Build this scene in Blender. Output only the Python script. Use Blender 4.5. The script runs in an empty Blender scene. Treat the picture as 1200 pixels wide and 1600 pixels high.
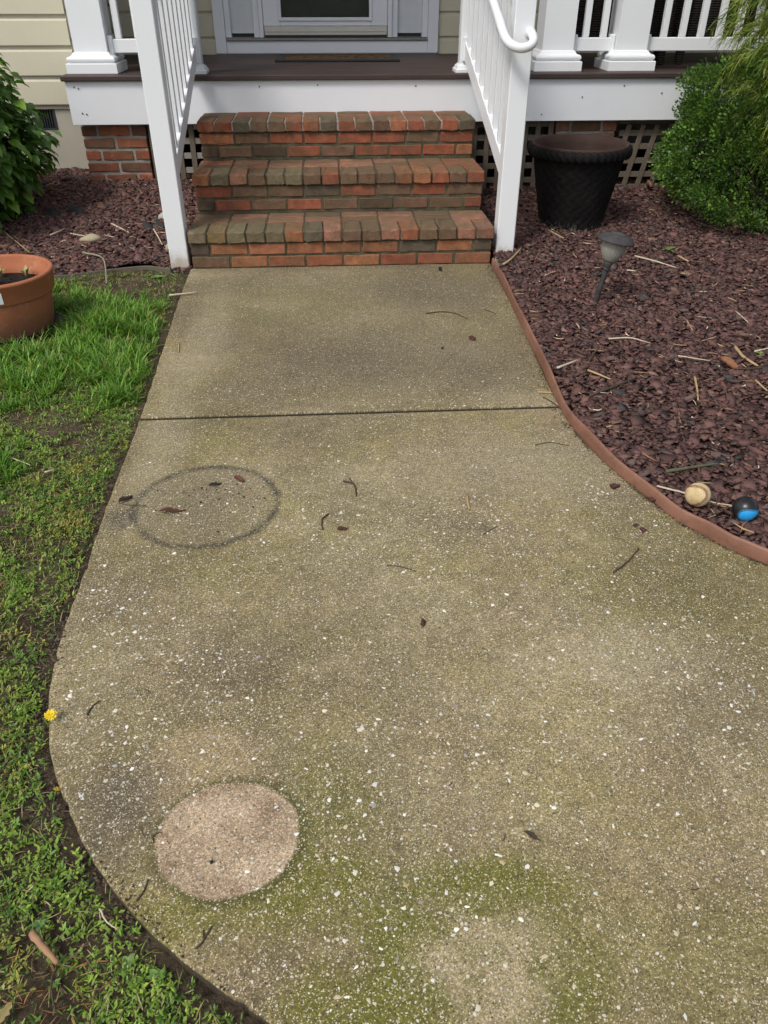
import bpy, bmesh, math, random
import numpy as np
from mathutils import Matrix, Vector, Euler

# ------------------------------------------------------------------ camera, sky, sun, exposure
scene = bpy.context.scene
COL = scene.collection
rad = math.radians
CAM_H = 1.338
pitch, yaw, roll = rad(34.78), rad(3.872), rad(0.083)
fw = Vector((math.sin(yaw) * math.cos(pitch), math.cos(yaw) * math.cos(pitch), -math.sin(pitch)))
rt = Vector((math.cos(yaw), -math.sin(yaw), 0))
up = rt.cross(fw)
r2 = rt * math.cos(roll) + up * math.sin(roll)
u2 = up * math.cos(roll) - rt * math.sin(roll)
cam_data = bpy.data.cameras.new("camera")
cam_data.sensor_fit = 'HORIZONTAL'
cam_data.sensor_width = 36.0
cam_data.lens = 36.0 * 1200.28 / 1200.0
cam_data.clip_start = 0.02
cam_data.clip_end = 1000
cam = bpy.data.objects.new("camera", cam_data)
M = Matrix.Identity(4)
for i in range(3):
    M[i][0], M[i][1], M[i][2] = r2[i], u2[i], -fw[i]
M[2][3] = CAM_H
cam.matrix_world = M
COL.objects.link(cam)
scene.camera = cam

SUN_AZ = rad(222)      # compass angle of the sun, clockwise from +Y: left, behind the camera
SUN_EL = rad(52)
world = bpy.data.worlds.new("World")
scene.world = world
world.use_nodes = True
wn = world.node_tree
wn.nodes.clear()
sky = wn.nodes.new('ShaderNodeTexSky')
sky.sky_type = 'NISHITA'
sky.sun_disc = False
sky.sun_elevation = SUN_EL
sky.sun_rotation = SUN_AZ
sky.air_density = 1.0
sky.dust_density = 3.0
hs = wn.nodes.new('ShaderNodeHueSaturation')
hs.inputs['Saturation'].default_value = 0.48      # a cloudy sky: little blue left
bg = wn.nodes.new('ShaderNodeBackground')
bg.inputs['Strength'].default_value = 0.13
wo = wn.nodes.new('ShaderNodeOutputWorld')
wn.links.new(sky.outputs[0], hs.inputs['Color'])
wn.links.new(hs.outputs[0], bg.inputs['Color'])
wn.links.new(bg.outputs[0], wo.inputs['Surface'])

sun_d = bpy.data.lights.new("sun", 'SUN')
sun_d.energy = 1.6
sun_d.angle = rad(14)
sun_d.color = (1.0, 0.955, 0.89)
sun = bpy.data.objects.new("sun", sun_d)
sdir = Vector((math.sin(SUN_AZ) * math.cos(SUN_EL), math.cos(SUN_AZ) * math.cos(SUN_EL), math.sin(SUN_EL)))
sun.rotation_euler = (-sdir).to_track_quat('-Z', 'Y').to_euler()
COL.objects.link(sun)

vs = scene.view_settings
vs.view_transform = 'Standard'
vs.look = 'None'
vs.exposure = 0.30
vs.gamma = 1.0
vs.use_curve_mapping = False
scene.cycles.max_bounces = 6
scene.cycles.transparent_max_bounces = 8

rng = np.random.default_rng(7)
rnd = random.Random(11)

# ------------------------------------------------------------------ helpers: objects
def link(o, parent=None):
    COL.objects.link(o)
    if parent is not None:
        o.parent = parent
    return o

def tag(o, label=None, cat=None, group=None, kind=None):
    if label: o['label'] = label
    if cat: o['category'] = cat
    if group: o['group'] = group
    if kind: o['kind'] = kind
    return o

def empty(name, loc=(0, 0, 0), parent=None, rot=(0, 0, 0)):
    o = bpy.data.objects.new(name, None)
    o.location = loc
    o.rotation_euler = rot
    o.empty_display_size = 0.1
    return link(o, parent)

def mesh_obj(name, verts, faces, mat, parent=None, smooth=False, loc=(0, 0, 0)):
    me = bpy.data.meshes.new(name)
    me.from_pydata([tuple(v) for v in verts], [], [tuple(f) for f in faces])
    me.validate()
    if smooth:
        me.polygons.foreach_set('use_smooth', [True] * len(me.polygons))
    me.update()
    if mat: me.materials.append(mat)
    o = bpy.data.objects.new(name, me)
    o.location = loc
    return link(o, parent)

def fast_mesh(name, V, F, mat, cols=None, parent=None, smooth=False):
    V = np.asarray(V, np.float32).reshape(-1, 3)
    F = np.asarray(F, np.int32)
    k = F.shape[1]
    me = bpy.data.meshes.new(name)
    me.vertices.add(len(V)); me.vertices.foreach_set('co', V.ravel())
    me.loops.add(F.size); me.loops.foreach_set('vertex_index', F.ravel())
    me.polygons.add(len(F))
    me.polygons.foreach_set('loop_start', np.arange(0, F.size, k, dtype=np.int32))
    me.polygons.foreach_set('loop_total', np.full(len(F), k, np.int32))
    if smooth:
        me.polygons.foreach_set('use_smooth', np.ones(len(F), bool))
    if cols is not None:
        a = me.color_attributes.new('Col', 'FLOAT_COLOR', 'POINT')
        c = np.ones((len(V), 4), np.float32); c[:, :3] = cols
        a.data.foreach_set('color', c.ravel())
    me.update(calc_edges=True)
    me.validate()
    if mat: me.materials.append(mat)
    o = bpy.data.objects.new(name, me)
    return link(o, parent)

class MB:
    def __init__(s): s.v, s.f = [], []
    def add(s, v, f):
        b = len(s.v)
        s.v += [tuple(p) for p in v]
        s.f += [tuple(i + b for i in q) for q in f]
        return s
    def box(s, x0, x1, y0, y1, z0, z1, b=0.0):
        v, f = cbox(x1 - x0, y1 - y0, z1 - z0, b)
        c = ((x0 + x1) / 2, (y0 + y1) / 2, (z0 + z1) / 2)
        return s.add([(p[0] + c[0], p[1] + c[1], p[2] + c[2]) for p in v], f)
    def build(s, name, mat, parent=None, smooth=False, loc=(0, 0, 0)):
        return mesh_obj(name, s.v, s.f, mat, parent, smooth, loc)

def cbox(sx, sy, sz, b=0.0):
    """centred box, chamfered by b"""
    hx, hy, hz = sx / 2, sy / 2, sz / 2
    if b <= 0:
        v = [(x, y, z) for z in (-hz, hz) for y in (-hy, hy) for x in (-hx, hx)]
        return v, [(0, 2, 3, 1), (4, 5, 7, 6), (0, 1, 5, 4), (2, 6, 7, 3), (0, 4, 6, 2), (1, 3, 7, 5)]
    bm = bmesh.new()
    bmesh.ops.create_cube(bm, size=1)
    for q in bm.verts: q.co = Vector((q.co.x * sx, q.co.y * sy, q.co.z * sz))
    bmesh.ops.bevel(bm, geom=bm.edges[:], offset=b, segments=1, affect='EDGES')
    bm.verts.index_update()
    v = [tuple(q.co) for q in bm.verts]
    f = [tuple(q.index for q in p.verts) for p in bm.faces]
    bm.free()
    return v, f

def catmull(pts, n=8):
    P = [np.array(p, float) for p in pts]
    P = [2 * P[0] - P[1]] + P + [2 * P[-1] - P[-2]]
    out = []
    for i in range(1, len(P) - 2):
        for k in range(n):
            t = k / n
            a, b, c, d = P[i - 1], P[i], P[i + 1], P[i + 2]
            out.append(0.5 * (2 * b + (c - a) * t + (2 * a - 5 * b + 4 * c - d) * t * t + (3 * b - a - 3 * c + d) * t ** 3))
    out.append(P[-2])
    return np.array(out)

def tube(pts, r, sides=8, cap=True):
    P = np.array(pts, float)
    n = len(P)
    R = np.full(n, r) if np.isscalar(r) else np.array(r, float)
    T = np.gradient(P, axis=0)
    T /= np.linalg.norm(T, axis=1)[:, None] + 1e-12
    ref = np.array([0, 0, 1.0]) if abs(T[0][2]) < 0.9 else np.array([1.0, 0, 0])
    N = np.cross(T[0], ref); N /= np.linalg.norm(N)
    V, F = [], []
    for i in range(n):
        N = N - T[i] * N.dot(T[i]); N /= np.linalg.norm(N)
        B = np.cross(T[i], N)
        for k in range(sides):
            a = 2 * math.pi * k / sides
            V.append(P[i] + R[i] * (math.cos(a) * N + math.sin(a) * B))
    for i in range(n - 1):
        for k in range(sides):
            k2 = (k + 1) % sides
            F.append((i * sides + k, i * sides + k2, (i + 1) * sides + k2, (i + 1) * sides + k))
    if cap:
        F.append(tuple(range(sides - 1, -1, -1)))
        F.append(tuple((n - 1) * sides + k for k in range(sides)))
    return V, F

def lathe(profile, n=48):
    V, F = [], []
    m = len(profile)
    for i in range(n):
        a = 2 * math.pi * i / n
        for r, z in profile:
            V.append((r * math.cos(a), r * math.sin(a), z))
    for i in range(n):
        j = (i + 1) % n
        for k in range(m - 1):
            F.append((i * m + k, j * m + k, j * m + k + 1, i * m + k + 1))
    return V, F

def square_sweep(profile, cx, cy):
    """profile of (half width, z), swept round a square column"""
    V, F = [], []
    for h, z in profile:
        V += [(cx - h, cy - h, z), (cx + h, cy - h, z), (cx + h, cy + h, z), (cx - h, cy + h, z)]
    for i in range(len(profile) - 1):
        for k in range(4):
            k2 = (k + 1) % 4
            F.append((i * 4 + k, i * 4 + k2, (i + 1) * 4 + k2, (i + 1) * 4 + k))
    F.append((3, 2, 1, 0))
    t = (len(profile) - 1) * 4
    F.append((t, t + 1, t + 2, t + 3))
    return V, F

# ------------------------------------------------------------------ helpers: materials
class NT:
    def __init__(s, name, rough=0.6, spec=0.5):
        s.m = bpy.data.materials.new(name)
        s.m.use_nodes = True
        s.t = s.m.node_tree
        s.b = s.t.nodes['Principled BSDF']
        s.b.inputs['Roughness'].default_value = rough
        s.b.inputs['Specular IOR Level'].default_value = spec
        s._co = None
    def node(s, t, **kw):
        n = s.t.nodes.new(t)
        for k, v in kw.items(): setattr(n, k, v)
        return n
    def put(s, sock, v):
        if isinstance(v, bpy.types.NodeSocket): s.t.links.new(v, sock)
        elif isinstance(v, (tuple, list)) and sock.type == 'RGBA' and len(v) == 3: sock.default_value = (*v, 1)
        else: sock.default_value = v
    def co(s):
        if s._co is None: s._co = s.node('ShaderNodeTexCoord').outputs['Object']
        return s._co
    def noise(s, scale, detail=4, rough=0.6, vec=None, dist=0.0, out='Fac'):
        n = s.node('ShaderNodeTexNoise')
        s.put(n.inputs['Vector'], vec or s.co())
        n.inputs['Scale'].default_value = scale
        n.inputs['Detail'].default_value = detail
        n.inputs['Roughness'].default_value = rough
        n.inputs['Distortion'].default_value = dist
        return n.outputs[out]
    def voro(s, scale, vec=None, feature='F1', dims='2D', rand=1.0):
        n = s.node('ShaderNodeTexVoronoi', feature=feature, voronoi_dimensions=dims)
        s.put(n.inputs['Vector'], vec or s.co())
        n.inputs['Scale'].default_value = scale
        n.inputs['Randomness'].default_value = rand
        return n
    def ramp(s, fac, stops, interp='LINEAR'):
        n = s.node('ShaderNodeValToRGB')
        cr = n.color_ramp
        cr.interpolation = interp
        while len(cr.elements) < len(stops): cr.elements.new(0.5)
        for e, (p, c) in zip(cr.elements, stops):
            e.position = p
            e.color = (c, c, c, 1) if np.isscalar(c) else (*c, 1)
        s.put(n.inputs[0], fac)
        return n.outputs[0]
    def mix(s, fac, a, b, mode='MIX'):
        n = s.node('ShaderNodeMix', data_type='RGBA', blend_type=mode)
        s.put(n.inputs[0], fac); s.put(n.inputs[6], a); s.put(n.inputs[7], b)
        return n.outputs[2]
    def math(s, op, a, b=0.0, clamp=False):
        n = s.node('ShaderNodeMath', operation=op, use_clamp=clamp)
        s.put(n.inputs[0], a); s.put(n.inputs[1], b)
        return n.outputs[0]
    def maprange(s, v, a, b, c=0.0, d=1.0, smooth=True):
        n = s.node('ShaderNodeMapRange', interpolation_type='SMOOTHSTEP' if smooth else 'LINEAR')
        s.put(n.inputs[0], v)
        for i, q in enumerate((a, b, c, d)): s.put(n.inputs[i + 1], q)
        return n.outputs[0]
    def bump(s, h, strength=0.3, dist=0.01, normal=None):
        n = s.node('ShaderNodeBump')
        n.inputs['Strength'].default_value = strength
        n.inputs['Distance'].default_value = dist
        s.put(n.inputs['Height'], h)
        if normal is not None: s.put(n.inputs['Normal'], normal)
        return n.outputs[0]
    def out(s, color=None, rough=None, normal=None, spec=None):
        if color is not None: s.put(s.b.inputs['Base Color'], color)
        if rough is not None: s.put(s.b.inputs['Roughness'], rough)
        if normal is not None: s.put(s.b.inputs['Normal'], normal)
        return s.m

def simple(name, c, rough=0.6, var=0.15, scale=20, bump=0.0, bscale=80, spec=0.5, metal=0.0):
    t = NT(name, rough, spec)
    n = t.noise(scale, 5)
    col = t.mix(n, tuple(x * (1 - var) for x in c), tuple(min(1, x * (1 + var)) for x in c))
    nm = t.bump(t.noise(bscale, 4), bump, 0.004) if bump else None
    t.b.inputs['Metallic'].default_value = metal
    return t.out(col, None, nm)

def attr_mat(name, rough=0.6, spec=0.4, trans=0.0, bump=0.0):
    """takes each piece's own colour from its colour attribute"""
    t = NT(name, rough, spec)
    a = t.node('ShaderNodeAttribute', attribute_name='Col')
    col = t.mix(t.noise(60, 3), a.outputs['Color'], (0.5, 0.5, 0.5), 'OVERLAY')
    t.put(t.b.inputs['Base Color'], a.outputs['Color'] if not bump else col)
    if bump: t.put(t.b.inputs['Normal'], t.bump(t.noise(220, 4), bump, 0.004))
    if trans:
        tr = t.node('ShaderNodeBsdfTranslucent')
        t.put(tr.inputs['Color'], t.mix(1.0, a.outputs['Color'], (1.0, 1.0, 0.55), 'MULTIPLY'))
        ms = t.node('ShaderNodeMixShader')
        ms.inputs[0].default_value = trans
        t.t.links.new(t.b.outputs[0], ms.inputs[1]); t.t.links.new(tr.outputs[0], ms.inputs[2])
        t.t.links.new(ms.outputs[0], t.t.nodes['Material Output'].inputs['Surface'])
    return t.m

def concrete_material():
    t = NT('exposed_aggregate_concrete', 0.82, 0.35)
    P = t.co()
    wv = t.node('ShaderNodeVectorMath', operation='MULTIPLY_ADD')
    t.put(wv.inputs[0], t.noise(3.5, 3, out='Color')); wv.inputs[1].default_value = (0.12, 0.12, 0.0)
    t.put(wv.inputs[2], P)
    def blob(cx, cy, rx, ry, lo, hi, vec=wv.outputs[0], off=0.06):
        a = t.node('ShaderNodeVectorMath', operation='SUBTRACT')
        t.put(a.inputs[0], vec); a.inputs[1].default_value = (cx + off, cy + off, 0)
        b = t.node('ShaderNodeVectorMath', operation='MULTIPLY')
        t.put(b.inputs[0], a.outputs[0]); b.inputs[1].default_value = (1 / rx, 1 / ry, 0)
        c = t.node('ShaderNodeVectorMath', operation='LENGTH')
        t.put(c.inputs[0], b.outputs[0])
        return c.outputs['Value'], t.maprange(c.outputs['Value'], lo, hi, 1.0, 0.0)
    n1, n2, n3 = t.noise(0.9, 6, 0.62), t.noise(3.4, 6, 0.65), t.noise(19, 5, 0.7)
    col = t.ramp(n1, [(0.35, (0.160, 0.121, 0.063)), (0.47, (0.262, 0.206, 0.110)), (0.59, (0.372, 0.306, 0.178))])
    col = t.mix(t.ramp(n2, [(0.44, 0.0), (0.66, 0.66)]), col, (0.268, 0.226, 0.082))
    col = t.mix(t.ramp(t.noise(1.5, 5, 0.6, dist=0.4), [(0.46, 0.0), (0.66, 0.70)]), col, (0.138, 0.114, 0.066))
    col = t.mix(1.0, col, t.ramp(n3, [(0.25, 0.72), (0.75, 1.28)]), 'MULTIPLY')
    # green film of algae
    masks = []
    for (x, y, rx, ry, amt) in [(0.10, 0.60, 0.11, 0.14, 1.0), (0.24, 0.74, 0.18, 0.07, .8), (0.30, 0.60, 0.14, 0.11, .8), (-0.10, 0.77, 0.19, 0.13, .85), (-0.30, 0.72, 0.12, 0.05, .7),
                                (-0.02, 0.54, 0.13, 0.09, .8), (-0.05, 0.88, 0.12, 0.18, .55), (0.6, 0.60, 0.25, 0.12, .3), (-0.3, 1.75, 0.4, 0.2, .2), (0.9, 1.55, 0.3, 0.25, .3),
                                (-0.25, 3.75, 0.5, 0.4, .25), (-0.55, 2.5, 0.3, 0.5, .2)]:
        _, m = blob(x, y, rx, ry, 0.35, 1.35)
        masks.append(t.math('MULTIPLY', m, amt))
    g = masks[0]
    for m in masks[1:]: g = t.math('MAXIMUM', g, m)
    g = t.math('MULTIPLY', g, t.ramp(t.noise(14, 5, 0.75), [(0.28, 0.3), (0.52, 1.0)]))
    col = t.mix(g, col, (0.142, 0.140, 0.018))
    # dark, damp grime
    for (x, y, rx, ry, amt) in [(0.93, 1.15, 0.30, 0.22, .45), (0.45, 3.0, 0.50, 0.32, .60), (-0.15, 2.95, 0.40, 0.28, .50), (0.1, 3.3, .5, .25, .35), (0.05, 3.45, .95, 1.0, .32), (-0.50, 1.00, 0.13, 0.20, .35),
                                (0.10, 1.45, 0.35, 0.25, .22), (0.55, 4.00, 0.6, 0.35, .55), (-0.4, 4.1, .4, .25, .35), (-0.45, 1.4, 0.25, 0.3, .2), (0.06, 4.36, 1.2, 0.09, .45)]:
        _, m = blob(x, y, rx, ry, 0.2, 1.5)
        col = t.mix(t.math('MULTIPLY', m, amt), col, (0.115, 0.095, 0.060))
    # pale worn patches
    for (x, y, rx, ry, amt) in [(0.60, 2.15, 0.55, 0.22, .35), (-0.62, 2.35, 0.10, 0.5, .35), (-0.58, 3.4, 0.12, 0.6, .30),
                                (0.62, 1.30, 0.30, 0.12, .25), (0.75, 2.65, .25, .1, .3)]:
        _, m = blob(x, y, rx, ry, 0.2, 1.4)
        col = t.mix(t.math('MULTIPLY', m, amt), col, (0.46, 0.39, 0.26))
    # broad pale patch in the moss at the near end
    dp, mp_ = blob(0.215, 0.600, 0.165, 0.135, 0.45, 1.2)
    _, hp_ = blob(0.195, 0.615, 0.160, 0.135, 0.85, 1.75)
    col = t.mix(t.math('MULTIPLY', t.math('MULTIPLY', hp_, t.ramp(t.noise(9, 5, 0.7), [(0.36, 0.1), (0.55, 0.9)])), 0.8), col, (0.132, 0.132, 0.018))
    col = t.mix(t.math('MULTIPLY', mp_, t.ramp(t.noise(7, 5, 0.7), [(0.40, 0.05), (0.58, 0.95)])), col, (0.40, 0.325, 0.195))
    # pale disc where a pot stood, with a dark mossy rim and the fainter disc behind it
    fv = t.node('ShaderNodeVectorMath', operation='MULTIPLY_ADD')
    t.put(fv.inputs[0], t.noise(16, 3, out='Color')); fv.inputs[1].default_value = (0.016, 0.016, 0.0)
    t.put(fv.inputs[2], P)
    d0, m0 = blob(-0.315, 1.015, 0.125, 0.125, 0.75, 1.1, fv.outputs[0], .008)
    col = t.mix(t.math('MULTIPLY', m0, .78), col, (0.345, 0.265, 0.145))
    _, mdk = blob(-0.44, 0.965, 0.11, 0.14, 0.2, 1.3)
    col = t.mix(t.math('MULTIPLY', mdk, .6), col, (0.105, 0.086, 0.068))
    d1, m1 = blob(-0.238, 0.864, 0.136, 0.122, 0.955, 1.025, fv.outputs[0], .008)
    _, halo = blob(-0.232, 0.862, 0.136, 0.122, 1.0, 1.22, fv.outputs[0], .008)
    col = t.mix(t.math('MULTIPLY', halo, .75), col, (0.085, 0.082, 0.022))
    disc = t.mix(t.ramp(t.noise(9, 4), [(0.40, 0.0), (0.62, 1.0)]), (0.52, 0.395, 0.265), (0.325, 0.228, 0.146))
    col = t.mix(t.math('MULTIPLY', m1, .93), col, disc)
    # dark ring left by another pot
    d2, m2 = blob(-0.415, 2.0, 0.222, 0.222, 0.9, 1.0, fv.outputs[0], .008)
    ring = t.math('SUBTRACT', 1.0, t.math('ABSOLUTE', t.math('MULTIPLY', t.math('SUBTRACT', d2, 0.985), 11.5)), True)
    ring = t.math('MULTIPLY', ring, t.ramp(t.noise(11, 4, 0.7), [(0.36, 0.25), (0.58, 1.0)]))
    col = t.mix(t.math('MULTIPLY', ring, .85), col, (0.042, 0.037, 0.030))
    col = t.mix(t.math('MULTIPLY', m2, .50), col, (0.205, 0.172, 0.105))
    _, m3 = blob(-0.66, 1.93, 0.055, 0.07, 0.2, 1.3)
    col = t.mix(t.math('MULTIPLY', m3, .65), col, (0.062, 0.055, 0.045))
    # sand grains
    vg = t.voro(520)
    g1 = t.node('ShaderNodeSeparateColor'); t.put(g1.inputs[0], vg.outputs['Color'])
    col = t.mix(1.0, col, t.ramp(g1.outputs[0], [(0.0, 0.58), (0.5, 0.95), (0.85, 1.18), (1.0, 1.45)]), 'MULTIPLY')
    col = t.mix(t.math('MULTIPLY', t.math('GREATER_THAN', g1.outputs[1], 0.92), 0.70), col, (0.66, 0.58, 0.42))
    vg2 = t.voro(260)
    g2 = t.node('ShaderNodeSeparateColor'); t.put(g2.inputs[0], vg2.outputs['Color'])
    col = t.mix(1.0, col, t.ramp(g2.outputs[0], [(0.0, 0.74), (0.6, 1.0), (1.0, 1.25)]), 'MULTIPLY')
    hgt = t.math('MULTIPLY', g1.outputs[0], 0.3)
    # pebbles of three sizes, in patches
    patch = t.ramp(t.noise(2.3, 4), [(0.35, 0.25), (0.62, 1.0)])
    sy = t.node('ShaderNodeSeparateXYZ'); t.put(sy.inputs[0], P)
    near = t.maprange(sy.outputs[1], 2.0, 3.2, 1.0, 0.55)
    for sc, share, rr, bright in [(230, 0.13, 0.40, 1.0), (122, 0.15, 0.42, 1.0)]:
        v = t.voro(sc, vec=fv.outputs[0])
        sp = t.node('ShaderNodeSeparateColor'); t.put(sp.inputs[0], v.outputs['Color'])
        th = t.math('SUBTRACT', 1.0, t.math('MULTIPLY', t.math('MULTIPLY', patch, near), share))
        on = t.math('GREATER_THAN', sp.outputs[0], th)
        rad_ = t.math('MULTIPLY', t.math('ADD', t.math('MULTIPLY', sp.outputs[1], 0.55), 0.45), rr)
        inside = t.maprange(t.math('SUBTRACT', rad_, v.outputs['Distance']), 0.0, 0.07, 0.0, 1.0)
        mk = t.math('MULTIPLY', on, inside)
        pc = t.ramp(sp.outputs[2], [(0.0, (0.66, 0.62, 0.52)), (0.45, (0.55, 0.49, 0.37)), (0.62, (0.42, 0.33, 0.17)), (0.75, (0.30, 0.29, 0.26)), (0.88, (0.72, 0.70, 0.65))], 'CONSTANT')
        col = t.mix(t.math('MULTIPLY', mk, 0.86), col, pc)
        hgt = t.math('ADD', hgt, t.math('MULTIPLY', mk, 0.5))
    col = t.mix(t.math('MULTIPLY', ring, .42), col, (0.042, 0.036, 0.028))
    # small dark specks
    v = t.voro(150, vec=fv.outputs[0])
    sp = t.node('ShaderNodeSeparateColor'); t.put(sp.inputs[0], v.outputs['Color'])
    mk = t.math('MULTIPLY', t.math('GREATER_THAN', sp.outputs[1], 0.94), t.maprange(v.outputs['Distance'], 0.2, 0.3, 1.0, 0.0))
    col = t.mix(t.math('MULTIPLY', mk, .8), col, (0.035, 0.03, 0.022))
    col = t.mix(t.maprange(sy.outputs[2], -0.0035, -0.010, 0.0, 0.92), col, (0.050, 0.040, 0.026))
    hh = t.math('ADD', hgt, t.math('MULTIPLY', t.noise(140, 4, 0.7), 0.8))
    return t.out(col, t.ramp(n2, [(0.3, 0.7), (0.7, 0.92)]), t.bump(hh, 0.75, 0.0038))

def brick_material():
    t = NT('weathered_brick', 0.86, 0.3)
    oi = t.node('ShaderNodeObjectInfo')
    off = t.node('ShaderNodeVectorMath', operation='MULTIPLY_ADD')
    t.put(off.inputs[0], oi.outputs['Random']); off.inputs[1].default_value = (7.0, 13.0, 5.0)
    t.put(off.inputs[2], t.co())
    vec = off.outputs[0]
    col = t.mix(1.0, oi.outputs['Color'], t.ramp(t.noise(22, 6, 0.7, vec), [(0.25, 0.62), (0.75, 1.32)]), 'MULTIPLY')
    col = t.mix(t.ramp(t.noise(9, 6, 0.7, vec), [(0.50, 0.0), (0.74, 0.66)]), col, (0.125, 0.100, 0.062))
    col = t.mix(t.ramp(t.noise(40, 5, 0.8, vec), [(0.60, 0.0), (0.80, 0.55)]), col, (0.035, 0.028, 0.022))
    col = t.mix(t.ramp(t.noise(13, 5, 0.8, vec), [(0.62, 0.0), (0.80, 0.5)]), col, (0.36, 0.30, 0.22))
    geo = t.node('ShaderNodeNewGeometry')
    gp = geo.outputs['Position']
    col = t.mix(t.ramp(t.noise(5.5, 6, 0.75, gp), [(0.42, 0.0), (0.66, 0.60)]), col, (0.100, 0.076, 0.043))
    col = t.mix(t.ramp(t.noise(17, 6, 0.8, gp), [(0.53, 0.0), (0.72, 0.58)]), col, (0.055, 0.050, 0.028))
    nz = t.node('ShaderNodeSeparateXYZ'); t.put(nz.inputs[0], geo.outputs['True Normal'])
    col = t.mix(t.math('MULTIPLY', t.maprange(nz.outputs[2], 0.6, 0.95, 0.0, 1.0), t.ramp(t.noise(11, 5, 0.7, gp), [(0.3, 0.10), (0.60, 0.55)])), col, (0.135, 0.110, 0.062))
    col = t.mix(t.ramp(t.noise(3.2, 6, 0.8, gp), [(0.55, 0.0), (0.72, 0.5)]), col, (0.085, 0.084, 0.030))
    h = t.math('ADD', t.noise(120, 5, 0.75, vec), t.math('MULTIPLY', t.noise(30, 4, 0.6, vec), 1.2))
    return t.out(col, None, t.bump(h, 0.7, 0.005))

def mortar_material(name, a, b):
    t = NT(name, 0.92, 0.2)
    col = t.mix(t.ramp(t.noise(16, 5, 0.7), [(0.35, 0.0), (0.65, 1.0)]), a, b)
    col = t.mix(1.0, col, t.ramp(t.noise(150, 3), [(0.3, 0.7), (0.7, 1.25)]), 'MULTIPLY')
    return t.out(col, None, t.bump(t.noise(180, 4), 0.6, 0.004))

def white_paint(name, c=(0.73, 0.75, 0.78), dirt=0.16):
    t = NT(name, 0.42, 0.45)
    col = t.mix(t.ramp(t.noise(3.0, 5, 0.7), [(0.5, 0.0), (0.8, dirt)]), c, (0.55, 0.54, 0.50))
    col = t.mix(t.ramp(t.noise(26, 6, 0.8), [(0.66, 0.0), (0.78, 0.35)]), col, (0.42, 0.41, 0.37))
    return t.out(col, None, t.bump(t.noise(9, 3), 0.05, 0.01))

def newel_paint():
    """white vinyl, soil-stained at the foot"""
    t = NT('white_vinyl_newel', 0.40, 0.45)
    sx = t.node('ShaderNodeSeparateXYZ'); t.put(sx.inputs[0], t.co())
    foot = t.maprange(t.math('ADD', sx.outputs[2], t.math('MULTIPLY', t.noise(18, 5, 0.75), 0.16)), 0.09, 0.20, 1.0, 0.0)
    col = t.mix(t.math('MULTIPLY', foot, 0.75), (0.77, 0.79, 0.81), (0.36, 0.28, 0.18))
    col = t.mix(t.ramp(t.noise(24, 6, 0.8), [(0.68, 0.0), (0.80, 0.3)]), col, (0.45, 0.43, 0.38))
    return t.out(col)

def siding_material():
    t = NT('cream_vinyl_siding', 0.5, 0.35)
    mp = t.node('ShaderNodeMapping'); t.put(mp.inputs[0], t.co()); mp.inputs['Scale'].default_value = (0.6, 6, 14)
    col = t.mix(t.noise(4, 5, 0.6), (0.52, 0.485, 0.365), (0.60, 0.56, 0.435))
    mp2 = t.node('ShaderNodeMapping'); t.put(mp2.inputs[0], t.co()); mp2.inputs['Scale'].default_value = (9, 1, 0.7)
    col = t.mix(t.ramp(t.noise(3, 5, 0.7, mp2.outputs[0]), [(0.55, 0.0), (0.8, 0.18)]), col, (0.38, 0.36, 0.29))
    return t.out(col, None, t.bump(t.noise(30, 3, 0.5, mp.outputs[0]), 0.10, 0.004))

def deck_material():
    t = NT('brown_composite_decking', 0.55, 0.4)
    mp = t.node('ShaderNodeMapping'); t.put(mp.inputs[0], t.co()); mp.inputs['Scale'].default_value = (1.2, 40, 40)
    n = t.noise(2.2, 6, 0.7, mp.outputs[0])
    col = t.mix(n, (0.030, 0.019, 0.017), (0.066, 0.042, 0.037))
    col = t.mix(t.ramp(t.noise(1.8, 4), [(0.5, 0.0), (0.8, 0.4)]), col, (0.075, 0.06, 0.055))
    return t.out(col, None, t.bump(n, 0.35, 0.003))

def soil_material():
    t = NT('soil', 0.95, 0.15)
    col = t.mix(t.ramp(t.noise(5, 6, 0.7), [(0.35, 0.0), (0.65, 1.0)]), (0.050, 0.037, 0.024), (0.130, 0.098, 0.064))
    col = t.mix(1.0, col, t.ramp(t.noise(90, 5, 0.8), [(0.3, 0.5), (0.7, 1.5)]), 'MULTIPLY')
    col = t.mix(t.ramp(t.noise(7, 6, 0.8), [(0.56, 0.0), (0.68, 0.5)]), col, (0.05, 0.075, 0.018))
    # away from the beds the sheet is mown lawn
    sx = t.node('ShaderNodeVectorMath', operation='DISTANCE'); t.put(sx.inputs[0], t.co()); sx.inputs[1].default_value = (-0.6, 2.4, 0)
    far = t.maprange(sx.outputs['Value'], 3.2, 5.0, 0.0, 1.0)
    xy = t.node('ShaderNodeSeparateXYZ'); t.put(xy.inputs[0], t.co())
    side = t.math('ADD', xy.outputs[0], t.math('MULTIPLY', xy.outputs[1], 0.30))
    far = t.math('MAXIMUM', far, t.maprange(side, -0.95, -1.25, 0.0, 1.0))
    lawn = t.mix(t.noise(3, 6, 0.7), (0.040, 0.058, 0.022), (0.075, 0.100, 0.040))
    col = t.mix(far, col, lawn)
    h = t.math('ADD', t.noise(60, 6, 0.75), t.noise(14, 4))
    return t.out(col, None, t.bump(h, 0.9, 0.02))

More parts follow.
